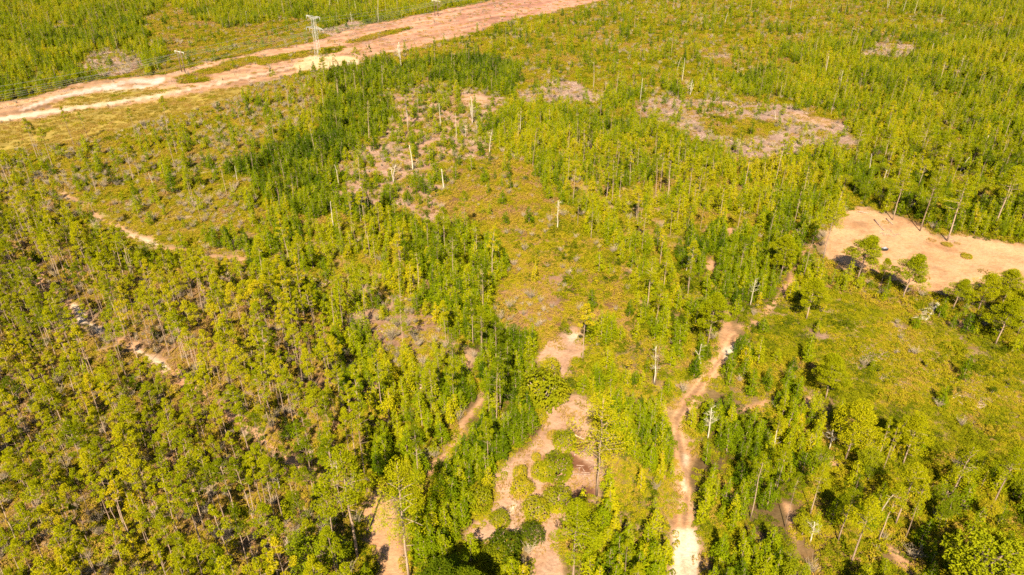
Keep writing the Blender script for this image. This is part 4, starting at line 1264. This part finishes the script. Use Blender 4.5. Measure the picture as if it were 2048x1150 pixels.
def plants(kind, name, noun, cat, group, key, spacing, seed, tintkey, refH, srange, zrange, parts, stufflabel, sz, nmax=300, ymax=1330, mats=None, tint_bias=None, clump=.6, ymin=-60, clscale=18):
    x, y, z, R = scatter(spacing, key, seed, ymax=ymax, clump=clump, ymin=ymin, clscale=clscale, tall=refH * .9, girth=.85 if refH < 10 else 1.6)
    ok = clear_of(x, y); x, y, z = x[ok], y[ok], z[ok]
    n = len(x)
    vs = V[kind]
    var = R.integers(0, len(vs), n)
    s = R.uniform(*srange, n) * (1 + .35 * (fnoise(x, y, 40, seed + 5) - .5)); zs = R.uniform(*zrange, n)
    tint = field(tintkey, .5)[z] + R.normal(size=n) * .15 + (fnoise(x, y, 30, seed + 3) - .5) * .8
    tint = np.clip(tint, .05, .85)
    vis = in_frame(x, y, refH * s * zs)
    dist = np.where(vis, np.hypot(x, y), 1e9)
    order = np.argsort(dist)
    single = order[:nmax][dist[order[:nmax]] < 1e8]
    items = []
    q = np.quantile(s[single] * zs[single], [.33, .67])
    for i in single:
        items.append(dict(x=x[i], y=y[i], i=i, look=vs[var[i]]['look'], size=size_word(s[i] * zs[i], q[0], q[1], sz), hue=tint_word(tint[i])))
    label_all(items, noun)
    for it in items:
        i = it['i']; v = vs[var[i]]
        e = empty(name, (float(x[i]), float(y[i]), 0), float(R.uniform(0, 6.28)), (float(s[i]), float(s[i]), float(s[i] * zs[i])))
        child(parts[0], v['trunk'], e); child(parts[1], v['crown'], e, tint=float(tint[i]))
        tag(e, it['label'], cat, group)
    rest = np.setdiff1d(np.arange(n), single)
    if len(rest):
        ms = [merged(v, mats[0], mats[1], name + '_rest') for v in vs]
        gn_stuff(*stufflabel, x[rest], y[rest], ms, var[rest], s[rest], tint[rest], zs[rest], 0, seed)
    print(name, n, len(single))


plants('pine', 'plantation_pine', 'pine', 'pine tree', 'slender pines with bare trunks', 'pine', 3.1, 101, 'ty', 16, (.52, .92), (1.08, 1.34), ('trunk', 'crown'),
       ('pine_woods', 'distant slender pines too many to count one by one', 'pine woods'), ('short', 'middling', 'tall'), mats=('bark', 'pine'), clump=.35, ymax=1420)
plants('young', 'young_pine', 'young pine', 'young pine', 'young pines with foliage to the ground', 'young', 1.7, 102, 'ty', 5.5, (.65, 1.35), (.85, 1.15), ('trunk', 'crown'),
       ('young_pine_woods', 'mass of young pines reaching far beyond the clearings', 'young pines'), ('low', 'mid-sized', 'high'), mats=('bark', 'young'), clump=.9, clscale=9)
plants('broad', 'leafy_tree', 'leafy tree', 'leafy tree', 'rounded leafy trees of the wood', 'broad', 5.0, 103, 'ty', 9, (.5, .85), (.85, 1.1), ('trunk', 'crown'),
       ('leafy_woods', 'leafy trees beyond the near wood, merging into one mass', 'leafy woods'), ('small', 'medium', 'large'), mats=('bark_dark', 'leaf'))
plants('big', 'large_pine', 'large pine', 'pine tree', 'large pines of the wood', 'big', 7.0, 104, 'ty', 22, (.55, .85), (.9, 1.1), ('trunk', 'crown'),
       ('tall_woods', 'large pines at the rim of the wood, partly hidden', 'tall woods'), ('smaller', 'medium', 'taller'), mats=('bark', 'pine'))
plants('shrub', 'shrub', 'shrub', 'shrub', 'single shrubs between the trees', 'shrub', 3.2, 105, 'tb', 1.5, (.7, 1.5), (.9, 1.2), ('stems', 'crown'),
       ('shrubbery', 'shrubs further off, merging with the scrub', 'shrubbery'), ('little', 'middling', 'big'), mats=('twig', 'brush'))

x, y, z, R = scatter(3.0, 'bare', 106, clump=.7)
ok = clear_of(x, y); x, y, z = x[ok], y[ok], z[ok]
s = R.uniform(.6, 1.35, len(x)); var = R.integers(0, 3, len(x))
vis = in_frame(x, y, 1.8 * s); dist = np.where(vis, np.hypot(x, y), 1e9); order = np.argsort(dist); single = order[:300]
items = [dict(x=x[i], y=y[i], i=i, look=('leafless', 'low leafless', 'upright leafless')[var[i]], size=size_word(s[i], .85, 1.1, ('small', 'medium', 'large')), hue='grey') for i in single]
label_all(items, 'twiggy shrub')
for it in items:
    i = it['i']
    o = bpy.data.objects.new('bare_shrub', BARE[var[i]]); COL.objects.link(o)
    o.location = (float(x[i]), float(y[i]), 0); o.rotation_euler = (0, 0, float(R.uniform(0, 6.28))); o.scale = (float(s[i]),) * 3
    tag(o, it['label'], 'bare shrub', 'grey leafless shrubs')
rest = np.setdiff1d(np.arange(len(x)), single)
gn_stuff('leafless_scrub', 'distant grey leafless scrub between the pines', 'leafless scrub', x[rest], y[rest], BARE, var[rest], s[rest], np.full(len(rest), .5), None, 0, 6)


def cover(name, label, cat, key, spacing, seed, meshes, srange, zoff=0.0, tintsd=.2, clump=.6, clscale=9, girth=1.1, drift=.9, zr=(.7, 1.3), tall=0.0):
    x, y, z, R = scatter(spacing, key, seed, cover=True, clump=clump, clscale=clscale, tall=tall, girth=girth, reach=3.4 if tall > .1 else 2.5)
    tint = np.clip(field('tb', .5)[z] + R.normal(size=len(x)) * tintsd + (fnoise(x, y, 22, seed + 3) - .5) * drift, 0, 1)
    gn_stuff(name, label, cat, x, y, meshes, R.integers(0, len(meshes), len(x)), R.uniform(*srange, len(x)), tint, R.uniform(*zr, len(x)), zoff, seed)
    print(name, len(x))


cover('undergrowth', 'olive and yellow scrub covering the ground between the trees', 'undergrowth', 'brush', 3.0, 201, BRUSH, (.75, 1.25), tall=.9)
cover('ground_cover', 'low olive heath cover hugging the ground', 'ground cover', 'low', 2.3, 202, LOWB, (.7, 1.2), tall=.05, girth=.9, tintsd=.1, drift=.6)
cover('dry_grass', 'sparse dry grass tufts on the bare soil and verges', 'grass', 'grass', 2.6, 203, GRASS, (.6, 1.3))
cover('wood_debris', 'grey sticks and stumps scattered over the logged patches', 'debris', 'debris', 3.2, 204, DEB, (.6, 1.3))

# ------------------------------------------------------------------ daylight
SUN_EL, SUN_AZ = 43.5, 187.5     # azimuth clockwise from +Y
w = bpy.data.worlds.new('World'); sc.world = w; w.use_nodes = True
nt = w.node_tree; nt.nodes.clear()
sky = nt.nodes.new('ShaderNodeTexSky'); sky.sky_type = 'NISHITA'; sky.sun_disc = False
sky.sun_elevation = math.radians(SUN_EL); sky.sun_rotation = math.radians(SUN_AZ)
bg = nt.nodes.new('ShaderNodeBackground'); bg.inputs['Strength'].default_value = .05
wo = nt.nodes.new('ShaderNodeOutputWorld')
nt.links.new(sky.outputs[0], bg.inputs[0]); nt.links.new(bg.outputs[0], wo.inputs[0])
sd = bpy.data.lights.new('sun', 'SUN'); sd.energy = 5.0; sd.angle = math.radians(.5); sd.color = (1.0, .86, .61)
so = bpy.data.objects.new('sun', sd); COL.objects.link(so)
az, el = math.radians(SUN_AZ), math.radians(SUN_EL)
to_sun = Vector((math.sin(az) * math.cos(el), math.cos(az) * math.cos(el), math.sin(el)))
so.rotation_euler = to_sun.to_track_quat('Z', 'Y').to_euler()
so.location = to_sun * 400

vs_ = sc.view_settings
vs_.view_transform = 'Standard'; vs_.look = 'None'; vs_.gamma = 1.0; vs_.use_curve_mapping = False
vs_.exposure = 2.22
sc.render.engine = 'CYCLES'
cy = sc.cycles
cy.max_bounces = 5; cy.diffuse_bounces = 2; cy.glossy_bounces = 1; cy.transmission_bounces = 3; cy.transparent_max_bounces = 4
cy.use_denoising = False
cy.filter_width = 1.6
